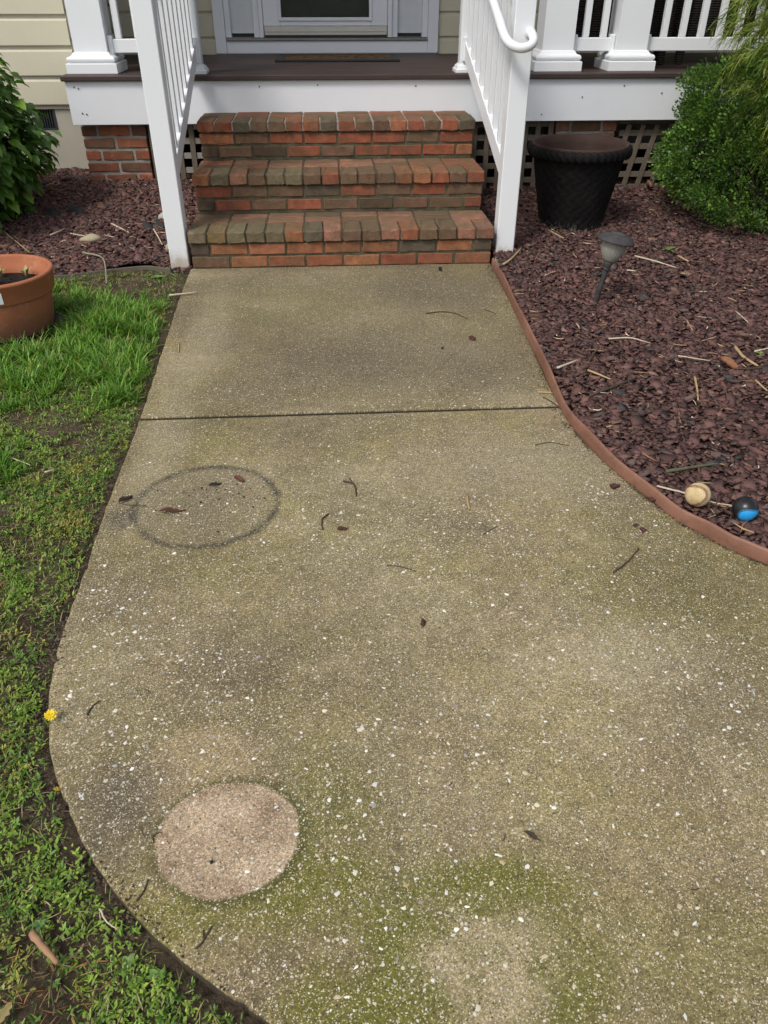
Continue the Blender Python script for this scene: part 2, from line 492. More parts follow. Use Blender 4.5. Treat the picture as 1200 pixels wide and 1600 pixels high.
def mulch_sheet_material():
    t = NT('mulch_bed_base', 0.9, 0.2)
    v = t.voro(75)
    sp = t.node('ShaderNodeSeparateColor'); t.put(sp.inputs[0], v.outputs['Color'])
    col = t.ramp(sp.outputs[0], [(0.0, (0.045, 0.026, 0.023)), (0.6, (0.085, 0.047, 0.041)), (1.0, (0.13, 0.07, 0.06))])
    return t.out(col, None, t.bump(t.math('SUBTRACT', 1.0, v.outputs['Distance']), 1.0, 0.02))

def edging_material():
    t = NT('brown_plastic_edging', 0.55, 0.4)
    col = t.mix(t.ramp(t.noise(4, 5, 0.7), [(0.35, 0.0), (0.7, 1.0)]), (0.185, 0.085, 0.056), (0.285, 0.145, 0.100))
    col = t.mix(t.ramp(t.noise(24, 6, 0.8), [(0.52, 0.0), (0.70, 0.75)]), col, (0.085, 0.07, 0.05))
    return t.out(col, None, t.bump(t.noise(50, 4), 0.2, 0.003))

def glass_material(name, c=(0.9, 0.95, 0.93), rough=0.02):
    t = NT(name, rough, 0.5)
    t.b.inputs['Base Color'].default_value = (*c, 1)
    t.b.inputs['Transmission Weight'].default_value = 1.0
    t.b.inputs['IOR'].default_value = 1.45
    return t.m

def terracotta_material():
    t = NT('terracotta', 0.78, 0.35)
    col = t.mix(t.noise(6, 6, 0.7), (0.30, 0.095, 0.042), (0.41, 0.150, 0.072))
    sx = t.node('ShaderNodeSeparateXYZ'); t.put(sx.inputs[0], t.co())
    foot = t.maprange(t.math('ADD', sx.outputs[2], t.math('MULTIPLY', t.noise(9, 5, 0.7), 0.10)), 0.06, 0.20, 1.0, 0.0)
    col = t.mix(t.math('MULTIPLY', foot, 0.55), col, (0.20, 0.115, 0.08))
    col = t.mix(t.ramp(t.noise(12, 6, 0.8), [(0.52, 0.0), (0.72, 0.5)]), col, (0.44, 0.27, 0.18))
    col = t.mix(t.ramp(t.noise(30, 6, 0.8), [(0.62, 0.0), (0.78, 0.45)]), col, (0.10, 0.05, 0.03))
    return t.out(col, None, t.bump(t.noise(70, 5), 0.25, 0.003))

def color_leaf_material():
    t = NT('shrub_leaf', 0.42, 0.45)
    oi = t.node('ShaderNodeObjectInfo')
    col = t.mix(1.0, oi.outputs['Color'], t.ramp(t.noise(30, 3), [(0.3, 0.8), (0.7, 1.2)]), 'MULTIPLY')
    t.put(t.b.inputs['Base Color'], col)
    tr = t.node('ShaderNodeBsdfTranslucent')
    t.put(tr.inputs['Color'], t.mix(1.0, col, (1.2, 1.3, 0.5), 'MULTIPLY'))
    ms = t.node('ShaderNodeMixShader'); ms.inputs[0].default_value = 0.25
    t.t.links.new(t.b.outputs[0], ms.inputs[1]); t.t.links.new(tr.outputs[0], ms.inputs[2])
    t.t.links.new(ms.outputs[0], t.t.nodes['Material Output'].inputs['Surface'])
    return t.m

def wicker_material():
    t = NT('dark_wicker', 0.5, 0.4)
    w1 = t.node('ShaderNodeTexWave', wave_type='BANDS', bands_direction='Z'); t.put(w1.inputs['Vector'], t.co())
    w1.inputs['Scale'].default_value = 22; w1.inputs['Distortion'].default_value = 0.6
    w2 = t.node('ShaderNodeTexWave', wave_type='BANDS', bands_direction='X'); t.put(w2.inputs['Vector'], t.co())
    w2.inputs['Scale'].default_value = 10
    h = t.math('MULTIPLY', w1.outputs['Fac'], t.math('ADD', w2.outputs['Fac'], 0.4))
    col = t.ramp(h, [(0.0, (0.008, 0.006, 0.005)), (1.0, (0.055, 0.042, 0.034))])
    return t.out(col, None, t.bump(h, 1.0, 0.012))

def mat_material():
    t = NT('coir_mat', 0.95, 0.1)
    col = t.mix(t.noise(160, 4, 0.8), (0.04, 0.022, 0.010), (0.15, 0.09, 0.040))
    mp = t.node('ShaderNodeMapping'); t.put(mp.inputs[0], t.co()); mp.inputs['Scale'].default_value = (9, 5, 1)
    col = t.mix(t.ramp(t.noise(2.2, 3, 0.6, mp.outputs[0]), [(0.52, 0.0), (0.58, 0.9)]), col, (0.02, 0.014, 0.01))
    return t.out(col, None, t.bump(t.noise(300, 3), 0.8, 0.006))

CONCRETE = concrete_material()
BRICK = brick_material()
MORTAR = mortar_material('mossy_mortar', (0.055, 0.052, 0.030), (0.120, 0.106, 0.070))
MORTAR_PALE = mortar_material('pale_mortar', (0.21, 0.19, 0.155), (0.44, 0.41, 0.36))
WHITE = white_paint('white_trim_paint')
VINYL = white_paint('white_vinyl', (0.76, 0.78, 0.80), 0.16)
NEWEL = newel_paint()
SIDING = siding_material()
DECK = deck_material()
SOIL = soil_material()
BEDMAT = mulch_sheet_material()
EDGING = edging_material()
FOUND = simple('painted_foundation', (0.43, 0.405, 0.34), 0.9, 0.14, 5, 0.5, 60, 0.2)
LATTICE = simple('weathered_lattice_wood', (0.135, 0.112, 0.085), 0.9, 0.4, 14, 0.4, 120, 0.2)
BLACK = simple('black_plastic', (0.014, 0.013, 0.014), 0.55, 0.4, 20, 0.2, 90)
CHIP = attr_mat('mulch_chip', 0.9, 0.15, 0.0, 0.35)
GRASS = attr_mat('grass_blade', 0.5, 0.35, 0.22)
LEAFA = attr_mat('small_leaf', 0.40, 0.45, 0.18)
STRAW = attr_mat('dry_straw', 0.8, 0.25)
LEAFO = color_leaf_material()
BARK = simple('brown_bark', (0.075, 0.055, 0.04), 0.9, 0.3, 40, 0.5, 90, 0.2)
STICK = simple('dark_twig', (0.072, 0.055, 0.040), 0.9, 0.5, 60, 0.3, 120, 0.2)
DRY = simple('dry_stalk_straw', (0.40, 0.29, 0.155), 0.85, 0.3, 60, 0.3, 120, 0.2)
PALEDRY = simple('pale_dry_stalk', (0.50, 0.43, 0.32), 0.85, 0.25, 60, 0.3, 120, 0.2)
BROWNLEAF = simple('dead_leaf', (0.085, 0.038, 0.024), 0.7, 0.4, 50, 0.4, 90, 0.3)
TERRA = terracotta_material()

# ------------------------------------------------------------------ plan of the place
EDGE_L = [(-0.794, 4.40), (-0.785, 3.951), (-0.767, 3.49), (-0.746, 2.954), (-0.731, 2.58), (-0.727, 2.302), (-0.724, 2.048), (-0.717, 1.852), (-0.711, 1.684),
          (-0.708, 1.516), (-0.702, 1.39), (-0.690, 1.296), (-0.669, 1.199), (-0.640, 1.11), (-0.608, 1.035), (-0.565, 0.957), (-0.518, 0.885), (-0.474, 0.824),
          (-0.420, 0.761), (-0.372, 0.712), (-0.318, 0.666), (-0.261, 0.622), (-0.200, 0.579), (-0.137, 0.538), (0.02, 0.44), (0.25, 0.31), (0.6, 0.14), (1.2, -0.06), (2.4, -0.28), (5.5, -0.42)]
EDGE_R = [(0.905, 4.34), (0.893, 3.796), (0.868, 3.172), (0.846, 2.62), (0.858, 2.356), (0.899, 2.155), (0.948, 1.994), (1.000, 1.846), (1.056, 1.745), (1.112, 1.668), (1.176, 1.602),
          (1.32, 1.49), (1.6, 1.34), (2.2, 1.16), (3.5, 1.0), (5.5, 0.95)]
CL = catmull(EDGE_L, 4)
CR = catmull(EDGE_R, 6)
STEP_L, STEP_R, STEP_Y = 0.064 - 0.85, 0.064 + 0.85, 4.354
DECK_Z, FASCIA_Y, WALL_Y, SIDE_Y = 0.838, 5.60, 7.25, 6.02

def pip(x, y, poly):
    x, y = np.asarray(x), np.asarray(y)
    ins = np.zeros(x.shape, bool)
    n = len(poly)
    for i in range(n):
        x1, y1 = poly[i]; x2, y2 = poly[(i + 1) % n]
        c = ((y1 > y) != (y2 > y))
        with np.errstate(divide='ignore', invalid='ignore'):
            xi = (x2 - x1) * (y - y1) / (y2 - y1) + x1
        ins ^= c & (x < xi)
    return ins

def poly_dist(x, y, line):
    d = np.full(np.shape(x), 1e9)
    for (x1, y1), (x2, y2) in zip(line[:-1], line[1:]):
        dx, dy = x2 - x1, y2 - y1
        t = np.clip(((x - x1) * dx + (y - y1) * dy) / (dx * dx + dy * dy), 0, 1)
        d = np.minimum(d, np.hypot(x - x1 - t * dx, y - y1 - t * dy))
    return d

WALK_POLY = [tuple(p) for p in CL] + [tuple(p) for p in CR[::-1]]
BED_EDGE_L = catmull([(-6.0, 4.10), (-3.0, 4.14), (-1.90, 4.22), (-1.521, 4.291), (-1.401, 4.328), (-1.277, 4.385), (-1.144, 4.42), (-1.03, 4.425), (-0.95, 4.38), (-0.90, 4.36)], 6)
BED_POLY_L = [tuple(p) for p in BED_EDGE_L] + [(-0.792, 4.36), (-0.792, 5.75), (-0.792, 7.2), (-6.0, 7.2)]
BED_POLY_R = [tuple(p) for p in (CR + np.array([0.012, 0.0]))[::-1]] + [(0.918, 4.40), (0.918, 7.2), (5.5, 7.2)]

def hnoise(x, y, s=1.0):
    return (np.sin(3.1 * s * x + 1.7 * np.sin(2.3 * s * y)) + np.sin(4.7 * s * y + 1.3 * np.sin(3.7 * s * x + 1)) + 0.6 * np.sin(9.1 * s * x + 8.3 * s * y + 2)) / 2.6

def lawn_h(x, y):
    x, y = np.asarray(x, float), np.asarray(y, float)
    near = np.exp(-((x + 0.9) ** 2 + (y - 2.3) ** 2) / 9.0)
    return -0.022 + 0.010 * hnoise(x, y, 2.0) * near + 0.016 * np.clip((-x - 0.75) / 0.6, 0, 1) * near

def bed_h(x, y):
    x, y = np.asarray(x, float), np.asarray(y, float)
    left = -0.008 + 0.215 * np.clip((y - 4.36) / 1.32, 0, 1) ** 0.9
    right = 0.020 + 0.100 * np.clip((y - 3.7) / 1.95, 0, 1) ** 1.2
    h = np.where(x < 0, left, right)
    return h + 0.007 * hnoise(x, y, 3.0)

# ------------------------------------------------------------------ ground, walkway, beds
def build_ground():
    xs = np.unique(np.concatenate([np.linspace(-150, -8, 8), np.linspace(-8, -2.6, 12), np.arange(-2.6, 0.3, 0.035), np.linspace(0.3, 8, 14), np.linspace(8, 150, 8)]))
    ys = np.unique(np.concatenate([np.linspace(-150, -6, 8), np.linspace(-6, 0, 10), np.arange(0, 4.7, 0.035), np.linspace(4.7, 12, 10), np.linspace(12, 150, 8)]))
    X, Y = np.meshgrid(xs, ys)
    Z = lawn_h(X, Y) + rng.normal(0, 0.0025, X.shape)
    ins = pip(X, Y, WALK_POLY) & (poly_dist(X, Y, CL) > 0.03)
    Z = np.where(ins, -0.07, Z)
    Z = np.where((Y > 4.6), -0.05, Z)
    nx, ny = len(xs), len(ys)
    idx = np.arange(nx * ny).reshape(ny, nx)
    F = np.stack([idx[:-1, :-1], idx[:-1, 1:], idx[1:, 1:], idx[1:, :-1]], -1).reshape(-1, 4)
    o = fast_mesh('ground', np.stack([X, Y, Z], -1), F, SOIL, smooth=True)
    tag(o, 'bare brown lawn soil showing between the grass tufts', 'ground', kind='structure')
build_ground()

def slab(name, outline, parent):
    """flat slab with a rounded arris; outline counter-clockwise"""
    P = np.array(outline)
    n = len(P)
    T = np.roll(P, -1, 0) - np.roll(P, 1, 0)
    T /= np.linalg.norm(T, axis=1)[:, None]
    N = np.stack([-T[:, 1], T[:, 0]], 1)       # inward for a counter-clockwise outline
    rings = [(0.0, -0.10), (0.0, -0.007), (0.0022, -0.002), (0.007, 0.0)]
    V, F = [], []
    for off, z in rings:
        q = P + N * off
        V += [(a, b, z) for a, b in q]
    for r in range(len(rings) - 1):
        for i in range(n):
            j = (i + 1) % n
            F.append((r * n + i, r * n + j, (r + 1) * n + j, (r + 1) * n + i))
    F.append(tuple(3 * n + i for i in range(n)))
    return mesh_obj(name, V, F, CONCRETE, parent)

walk = empty('walkway')
tag(walk, 'mottled exposed aggregate concrete walkway leading to the brick steps', 'walkway', kind='structure')
JY = 2.585
def jitter_line(P, a=0.0022):
    P = np.array(P, float)
    Q = [P[0]]
    for p, q in zip(P[:-1], P[1:]):
        k = max(1, int(np.hypot(*(q - p)) / 0.012))
        Q += [p + (q - p) * (i + 1) / k for i in range(k)]
    Q = np.array(Q)
    w = rng.normal(0, 1, Q.shape); ker = np.array([.25, .5, .25])
    for c in range(2): w[:, c] = np.convolve(w[:, c], ker, 'same')
    chip = (rng.random(len(Q)) < .03)[:, None] * np.array([[.004, .003]])
    Q[2:-2] += (w * a * .6 + chip)[2:-2]
    return Q
def x_at(C, y):
    i = np.argmin(np.abs(C[:60, 1] - y)); return C[i, 0]
left_u = jitter_line([p for p in CL if p[1] > JY + 0.02])
left_d = jitter_line([p for p in CL if p[1] < JY - 0.02])
right_u = [p for p in CR if p[1] > JY + 0.02 and p[0] < 2]
right_d = [p for p in CR if p[1] < JY - 0.02]
xl, xr = x_at(CL, JY), x_at(CR, JY)
upper = [(xr, JY + 0.011)] + right_u[::-1] + [(0.9, 4.45), (-0.79, 4.45)] + list(left_u) + [(xl, JY + 0.011)]
lower = [(xl, JY - 0.011)] + list(left_d) + right_d[::-1] + [(xr, JY - 0.011)]
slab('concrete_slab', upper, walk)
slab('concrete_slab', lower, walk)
# packed dirt in the joint between the two slabs
jn = MB()
js = np.linspace(xl + .01, xr - .01, 40)
jv = [(x, JY + s, -0.045 + rnd.uniform(-.004, .003)) for x in js for s in (-.016, .016)]
jn.add(jv, [(2 * i, 2 * i + 2, 2 * i + 3, 2 * i + 1) for i in range(39)])
jn.build('joint_dirt', simple('wet_joint_dirt', (0.030, 0.024, 0.017), .95, .5, 60, .8, 120, .1), walk)

# larger pebbles standing a little proud of the concrete
def build_pebbles():
    n = 6800
    x = rng.uniform(-0.72, 1.5, n * 3); y = rng.uniform(0.4, 2.9, n * 3)
    dens = 0.35 + 0.65 * (hnoise(x, y, 1.6) > 0.0)
    ok = pip(x, y, WALK_POLY) & (poly_dist(x, y, CL) > 0.03) & (poly_dist(x, y, CR) > 0.04) & (rng.random(n * 3) < dens * np.where(y > 2.0, 0.30, 1.0)) & (np.abs(y - JY) > 0.02) & (np.abs(np.hypot(x + .415, y - 2.0) - .219) > .02)
    x, y = x[ok][:n], y[ok][:n]
    n = len(x)
    s = 0.0014 + 0.0058 * rng.random(n) ** 3.9
    k = 6
    a = np.linspace(0, 2 * np.pi, k, endpoint=False)
    V = np.zeros((n, k + 1, 3)); rr = s[:, None] * (1 + 0.36 * rng.normal(size=(n, k)).clip(-1.4, 1.6))
    asp = rng.uniform(0.4, 1.0, n)[:, None]; th = rng.uniform(0, 6.28, n)[:, None]
    lx, ly = rr * np.cos(a), rr * np.sin(a) * asp
    V[:, :k, 0] = x[:, None] + lx * np.cos(th) - ly * np.sin(th)
    V[:, :k, 1] = y[:, None] + lx * np.sin(th) + ly * np.cos(th)
    V[:, :k, 2] = -0.0005
    V[:, k] = np.stack([x, y, 0.0004 + 0.20 * s], -1)
    F = np.array([[i, (i + 1) % k, k] for i in range(k)])
    F = (F[None] + (np.arange(n) * (k + 1))[:, None, None]).reshape(-1, 3)
    pal = np.array([(0.80, 0.77, 0.70), (0.66, 0.60, 0.46), (0.72, 0.70, 0.66), (0.45, 0.34, 0.18), (0.33, 0.32, 0.30), (0.52, 0.44, 0.30)])
    c = pal[rng.choice(6, n, p=[.32, .22, .16, .08, .10, .12])] * rng.uniform(0.75, 1.08, n)[:, None]
    o = fast_mesh('aggregate_pebbles', V, F, attr_mat('pebble', 0.6, 0.4), np.repeat(c, k + 1, 0), walk, smooth=True)
    tag(o, kind='stuff')
build_pebbles()

def bed_sheet(name, poly, x0, x1, y0, y1, label, step=0.045):
    xs, ys = np.arange(x0, x1, step), np.arange(y0, y1, step)
    X, Y = np.meshgrid(xs, ys)
    Z = bed_h(X, Y) - 0.004
    ins = pip(X, Y, poly)
    nx, ny = len(xs), len(ys)
    idx = np.arange(nx * ny).reshape(ny, nx)
    # tuck the sheet down just outside its outline so no ragged edge shows
    Z = np.where(ins, Z, -0.05)
    F = np.stack([idx[:-1, :-1], idx[:-1, 1:], idx[1:, 1:], idx[1:, :-1]], -1).reshape(-1, 4)
    I = ins.ravel()
    F = F[I[F].sum(1) >= 4]
    o = fast_mesh(name, np.stack([X, Y, Z], -1), F, BEDMAT, smooth=True)
    tag(o, label, 'mulch bed', kind='structure')
bed_sheet('mulch_bed', BED_POLY_L, -6, -0.75, 4.0, 7.3, 'reddish brown mulch bed left of the brick steps')
bed_sheet('mulch_bed', BED_POLY_R, 0.8, 5.5, 0.9, 7.3, 'reddish brown mulch bed right of the walkway')

def build_chips(name, poly, sampler, n, label, size=(0.0075, 0.0165), lift=0.012):
    x, y = sampler(n)
    ok = pip(x, y, poly) & (poly_dist(x, y, CR) > .021) & (poly_dist(x, y, BED_EDGE_L) > .014)
    x, y = x[ok], y[ok]
    n = len(x)
    T = []
    for k in range(8):
        b = np.array([(sx, sy, sz) for sz in (-1, 1) for sy in (-1, 1) for sx in (-1, 1)], float)
        T.append(b * rng.uniform(0.45, 1.1, (8, 1)) + rng.normal(0, 0.22, (8, 3)))
    T = np.array(T)
    tri = np.array([(0, 2, 3), (0, 3, 1), (4, 5, 7), (4, 7, 6), (0, 1, 5), (0, 5, 4), (2, 6, 7), (2, 7, 3), (0, 4, 6), (0, 6, 2), (1, 3, 7), (1, 7, 5)])
    B = T[rng.integers(0, 8, n)]
    s = rng.uniform(size[0], size[1], n) * (0.55 + 0.45 * rng.random(n) + 0.95 * (rng.random(n) ** 5))
    B = B * (s[:, None] * np.stack([rng.uniform(0.9, 1.5, n), rng.uniform(0.6, 1.0, n), rng.uniform(0.24, 0.45, n)], 1))[:, None, :]
    az, el, ro = rng.uniform(0, 6.283, n), rng.normal(0, 0.28, n), rng.normal(0, 0.28, n)
    ca, sa, ce, se, cr, sr = np.cos(az), np.sin(az), np.cos(el), np.sin(el), np.cos(ro), np.sin(ro)
    X, Y, Z = B[..., 0], B[..., 1], B[..., 2]
    Y, Z = Y * cr[:, None] - Z * sr[:, None], Y * sr[:, None] + Z * cr[:, None]
    X, Z = X * ce[:, None] + Z * se[:, None], -X * se[:, None] + Z * ce[:, None]
    X, Y = X * ca[:, None] - Y * sa[:, None], X * sa[:, None] + Y * ca[:, None]
    z = bed_h(x, y) + rng.uniform(0.0, lift, n)
    V = np.stack([X + x[:, None], Y + y[:, None], Z + z[:, None]], -1)
    F = (tri[None] + (np.arange(n) * 8)[:, None, None]).reshape(-1, 3)
    pal = np.array([(0.112, 0.062, 0.055), (0.142, 0.078, 0.069), (0.084, 0.050, 0.045), (0.175, 0.092, 0.075), (0.062, 0.056, 0.056), (0.118, 0.082, 0.072), (0.21, 0.13, 0.105)])
    c = pal[rng.choice(7, n, p=[.36, .24, .18, .07, .04, .08, .03])] * rng.uniform(0.75, 1.2, n)[:, None]
    o = fast_mesh(name, V, F, CHIP, np.repeat(c, 8, 0))
    tag(o, label, 'mulch', kind='stuff')

def samp_right(n):
    y = 1.25 + (5.75 - 1.25) * rng.random(n * 2)
    x = 0.80 + (1.75 + 0.62 * (y - 1.6) - 0.80) * rng.random(n * 2)
    keep = rng.random(n * 2) < (1.75 + 0.62 * (y - 1.6) - 0.8) / 3.5
    return x[keep], y[keep]
def samp_left(n):
    return rng.uniform(-2.55, -0.79, n), rng.uniform(4.2, 6.05, n)
build_chips('mulch_chips', BED_POLY_R, samp_right, 36000, 'dark reddish mulch chips spread over the right hand bed')
build_chips('mulch_chips', BED_POLY_L, samp_left, 21000, 'dark reddish mulch chips spread over the left hand bed')

# spilled chips and crumbs along the foot of the newel and the walkway edge
# ------------------------------------------------------------------ house
house = empty('house', (0, WALL_Y, 0))
tag(house, 'cream sided house with white front door beyond the porch', 'house')
def hpart(mb, name, mat, parent=house, smooth=False):
    o = mb.build(name, mat, None, smooth)
    o.parent = parent
    base = Vector((0, 0, 0))
    p = parent
    while p is not None:
        base += p.location; p = p.parent
    o.location = -base
    return o
# walls behind the siding, foundation
hpart(MB().box(-8, -1.66, SIDE_Y + 0.02, SIDE_Y + 0.2, 0.60, 5.6).box(-1.84, -1.66, SIDE_Y + 0.2, WALL_Y + 0.02, 0.60, 5.6).box(-1.66, -0.86, WALL_Y + 0.02, WALL_Y + 0.2, 0.60, 5.6)
      .box(0.92, 8, WALL_Y + 0.02, WALL_Y + 0.2, 0.60, 5.6).box(-0.86, 0.92, WALL_Y + 0.02, WALL_Y + 0.2, 3.02, 5.6), 'wall', SIDING)
hpart(MB().box(-8, -2.005, SIDE_Y + 0.03, SIDE_Y + 0.2, -0.1, 0.60).box(-2.005, -1.865, SIDE_Y + 0.03, SIDE_Y + 0.2, -0.1, 0.47).box(-1.865, -1.68, SIDE_Y + 0.03, SIDE_Y + 0.2, -0.1, 0.60)
      .box(-1.84, -1.68, SIDE_Y + 0.2, WALL_Y + 0.2, -0.1, 0.60).box(-1.68, 8, WALL_Y + 0.03, WALL_Y + 0.2, -0.1, 0.83), 'foundation', FOUND)
# siding: each course a board of its own
def siding_profile(L):
    pr = [(0.0, 0.0), (-0.021, 0.0), (-0.0215, 0.004), (-0.0155, 0.136), (-0.014, 0.1395), (-0.004, 0.150), (-0.003, 0.178), (0.0, 0.178)]
    V = [(0, y, z) for y, z in pr] + [(L, y, z) for y, z in pr]
    n = len(pr)
    F = [(i, i + 1, n + i + 1, n + i) for i in range(n - 1)] + [(n - 1, 0, n, 2 * n - 1), tuple(range(n - 1, -1, -1)), tuple(range(n, 2 * n))]
    return V, F
def siding_run(p0, p1, z0, n, step, skip=lambda k: False):
    d = Vector(p1) - Vector(p0)
    V, F = siding_profile(d.length)
    me = bpy.data.meshes.new('siding_board'); me.from_pydata(V, [], F); me.materials.append(SIDING)
    ang = math.atan2(d.y, d.x)
    for k in range(n):
        o = bpy.data.objects.new('siding_board', me)
        link(o, house)
        o.location = (p0[0], p0[1] - WALL_Y, z0 + k * step)
        o.rotation_euler = (0, 0, ang)
siding_run((-8.0, SIDE_Y + 0.02), (-1.66, SIDE_Y + 0.02), 0.630, 17, 0.1725)
siding_run((-1.66, SIDE_Y + 0.02), (-1.66, WALL_Y + 0.02), 0.843, 14, 0.1690)
siding_run((-1.645, WALL_Y + 0.02), (-0.862, WALL_Y + 0.02), 0.788, 14, 0.1690)
siding_run((0.925, WALL_Y + 0.02), (7.0, WALL_Y + 0.02), 0.788, 14, 0.1690)
# crawl-space vent
DARKMETAL = simple('grey_vent_metal', (0.075, 0.078, 0.085), 0.5, 0.25, 30, 0, 60, 0.4, 0.5)
vent = empty('crawl_space_vent', (-1.935, SIDE_Y + 0.03 - WALL_Y, 0.47), house)
hpart(MB().box(-2.003, -1.867, SIDE_Y + 0.055, SIDE_Y + 0.07, 0.471, 0.629), 'vent_back', BLACK, vent)
hpart(MB().box(-2.004, -1.994, SIDE_Y + 0.026, SIDE_Y + 0.05, 0.472, 0.628).box(-1.876, -1.866, SIDE_Y + 0.026, SIDE_Y + 0.05, 0.472, 0.628).box(-1.994, -1.876, SIDE_Y + 0.026, SIDE_Y + 0.05, 0.472, 0.480), 'vent_frame', DARKMETAL, vent)
for k in range(7):
    x = -1.986 + k * 0.0165
    hpart(MB().box(x, x + 0.008, SIDE_Y + 0.034, SIDE_Y + 0.052, 0.481, 0.627, 0.002), 'vent_bar', DARKMETAL, vent)

# front entry: surround, sidelights, storm door
entry_y = WALL_Y
TRIM = white_paint('entry_trim_paint', (0.72, 0.745, 0.79), 0.15)
GLASS = glass_material('window_glass')
FROST = simple('frosted_white_glass', (0.62, 0.65, 0.68), 0.22, 0.14, 7, 0.05, 40, 0.5)
ALU = simple('grey_aluminium_threshold', (0.27, 0.26, 0.24), 0.45, 0.2, 20, 0, 80, 0.4, 0.6)
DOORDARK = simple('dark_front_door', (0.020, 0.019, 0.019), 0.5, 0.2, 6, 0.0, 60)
CREAMRAIL = simple('cream_door_sweep_rail', (0.58, 0.56, 0.50), 0.45, 0.12, 18, 0, 60, 0.4)
fr = MB()
fr.box(-0.86, -0.775, entry_y - 0.035, entry_y + 0.10, 0.842, 3.00, .003).box(0.835, 0.92, entry_y - 0.035, entry_y + 0.10, 0.842, 3.00, .003)
fr.box(-0.86, 0.92, entry_y - 0.036, entry_y + 0.10, 3.002, 3.16, .003)
hpart(fr, 'door_surround', TRIM)
hpart(MB().box(-0.774, 0.834, entry_y - 0.028, entry_y + 0.12, 0.842, 0.928, .003), 'door_sill_board', TRIM)
hpart(MB().box(-0.774, 0.834, entry_y - 0.045, entry_y + 0.12, 0.930, 0.948, .003), 'threshold', ALU)
for x0, x1 in ((-0.774, -0.505), (0.548, 0.834)):
    s = MB().box(x0, x0 + 0.045, entry_y - 0.018, entry_y + 0.06, 0.95, 3.0, .003).box(x1 - 0.045, x1, entry_y - 0.018, entry_y + 0.06, 0.95, 3.0, .003)
    sl = hpart(s, 'sidelight', TRIM)
    g = MB().box(x0 + 0.0455, x1 - 0.0455, entry_y + 0.014, entry_y + 0.019, 0.978, 3.0); hpart(g, 'pane', FROST, sl)
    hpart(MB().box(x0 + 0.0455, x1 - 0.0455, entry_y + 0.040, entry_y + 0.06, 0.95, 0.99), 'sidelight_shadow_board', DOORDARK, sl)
for x0, x1 in ((-0.504, -0.472), (0.512, 0.547)):
    hpart(MB().box(x0, x1, entry_y - 0.040, entry_y + 0.08, 0.95, 3.0, .003), 'door_jamb', TRIM)
sd = MB().box(-0.470, -0.338, entry_y - 0.03, entry_y + 0.008, 1.028, 2.96, .004).box(0.376, 0.510, entry_y - 0.03, entry_y + 0.008, 1.028, 2.96, .004)
sd.box(-0.338, 0.376, entry_y - 0.029, entry_y + 0.008, 1.028, 1.075, .004).box(-0.338, 0.376, entry_y - 0.03, entry_y + 0.008, 2.82, 2.96, .004)
storm = hpart(sd, 'storm_door', TRIM)
gs = MB()
for (a, b, c_, d) in ((-0.352, 0.390, 1.062, 1.086), (-0.352, -0.326, 1.086, 2.83), (0.364, 0.390, 1.086, 2.83)):
    gs.box(a, b, entry_y - 0.041, entry_y - 0.0305, c_, d, .003)
hpart(gs, 'glazing_frame', TRIM, storm)
hpart(MB().box(-0.34, 0.378, entry_y - 0.020, entry_y - 0.015, 1.07, 2.83), 'pane', GLASS, storm)
hpart(MB().box(-0.466, 0.506, entry_y - 0.042, entry_y + 0.004, 0.966, 1.026, .004).box(-0.466, 0.506, entry_y - 0.047, entry_y - 0.0425, 0.990, 1.000, .001), 'door_sweep_rail', CREAMRAIL, storm)
hpart(MB().box(-0.466, 0.506, entry_y - 0.034, entry_y - 0.01, 0.9485, 0.9655), 'rubber_sweep', BLACK, storm)
hpart(MB().box(-0.47, 0.51, entry_y + 0.07, entry_y + 0.11, 0.955, 2.98), 'inner_door', DOORDARK)

# ------------------------------------------------------------------ porch
porch = empty('porch', (0, FASCIA_Y, 0))
tag(porch, 'raised porch with dark brown deck, white fascia, columns and railings', 'porch')
def ppart(mb, name, mat, parent=porch, smooth=False): return hpart(mb, name, mat, parent, smooth)
PX0, PX1 = -1.645, 6.5
y = FASCIA_Y - 0.025
k = 0
while y < WALL_Y - 0.06:
    w = 0.139 if y + 0.139 < WALL_Y - 0.045 else WALL_Y - 0.048 - y
    ppart(MB().box(PX0, PX1, y, y + w, DECK_Z - 0.030, DECK_Z - 0.0004 * (k % 2), 0.005), 'deck_board', DECK)
    y += w + 0.0035
    k += 1
fas = ppart(MB().box(-1.628, PX1, FASCIA_Y, FASCIA_Y + 0.025, 0.560, DECK_Z - 0.031, 0.002), 'fascia_board', WHITE)
SCREW = simple('dark_screw', (0.03, 0.028, 0.026), 0.5, 0.2, 30)
for sx, sz in ((-1.575, 0.775), (-1.550, 0.767), (-1.555, 0.628), (-1.530, 0.622), (-0.42, 0.772), (-0.05, 0.78), (0.58, 0.77), (1.95, 0.765), (1.68, 0.70), (2.21, 0.72), (1.42, 0.60), (2.3, 0.63)):
    V, F = lathe([(0.0045, 0.0), (0.0045, 0.0035), (0.0, 0.004)], 8)
    o = mesh_obj('screw', V, F, SCREW, fas)
    o.location = (sx, FASCIA_Y - 0.0005, sz); o.rotation_euler = (math.pi / 2, 0, 0)
# porch roof that the columns carry
ppart(MB().box(-1.75, 6.6, FASCIA_Y - 0.10, WALL_Y, 3.28, 3.42).box(-1.70, 6.6, FASCIA_Y + 0.01, FASCIA_Y + 0.20, 3.06, 3.279), 'porch_roof', WHITE)
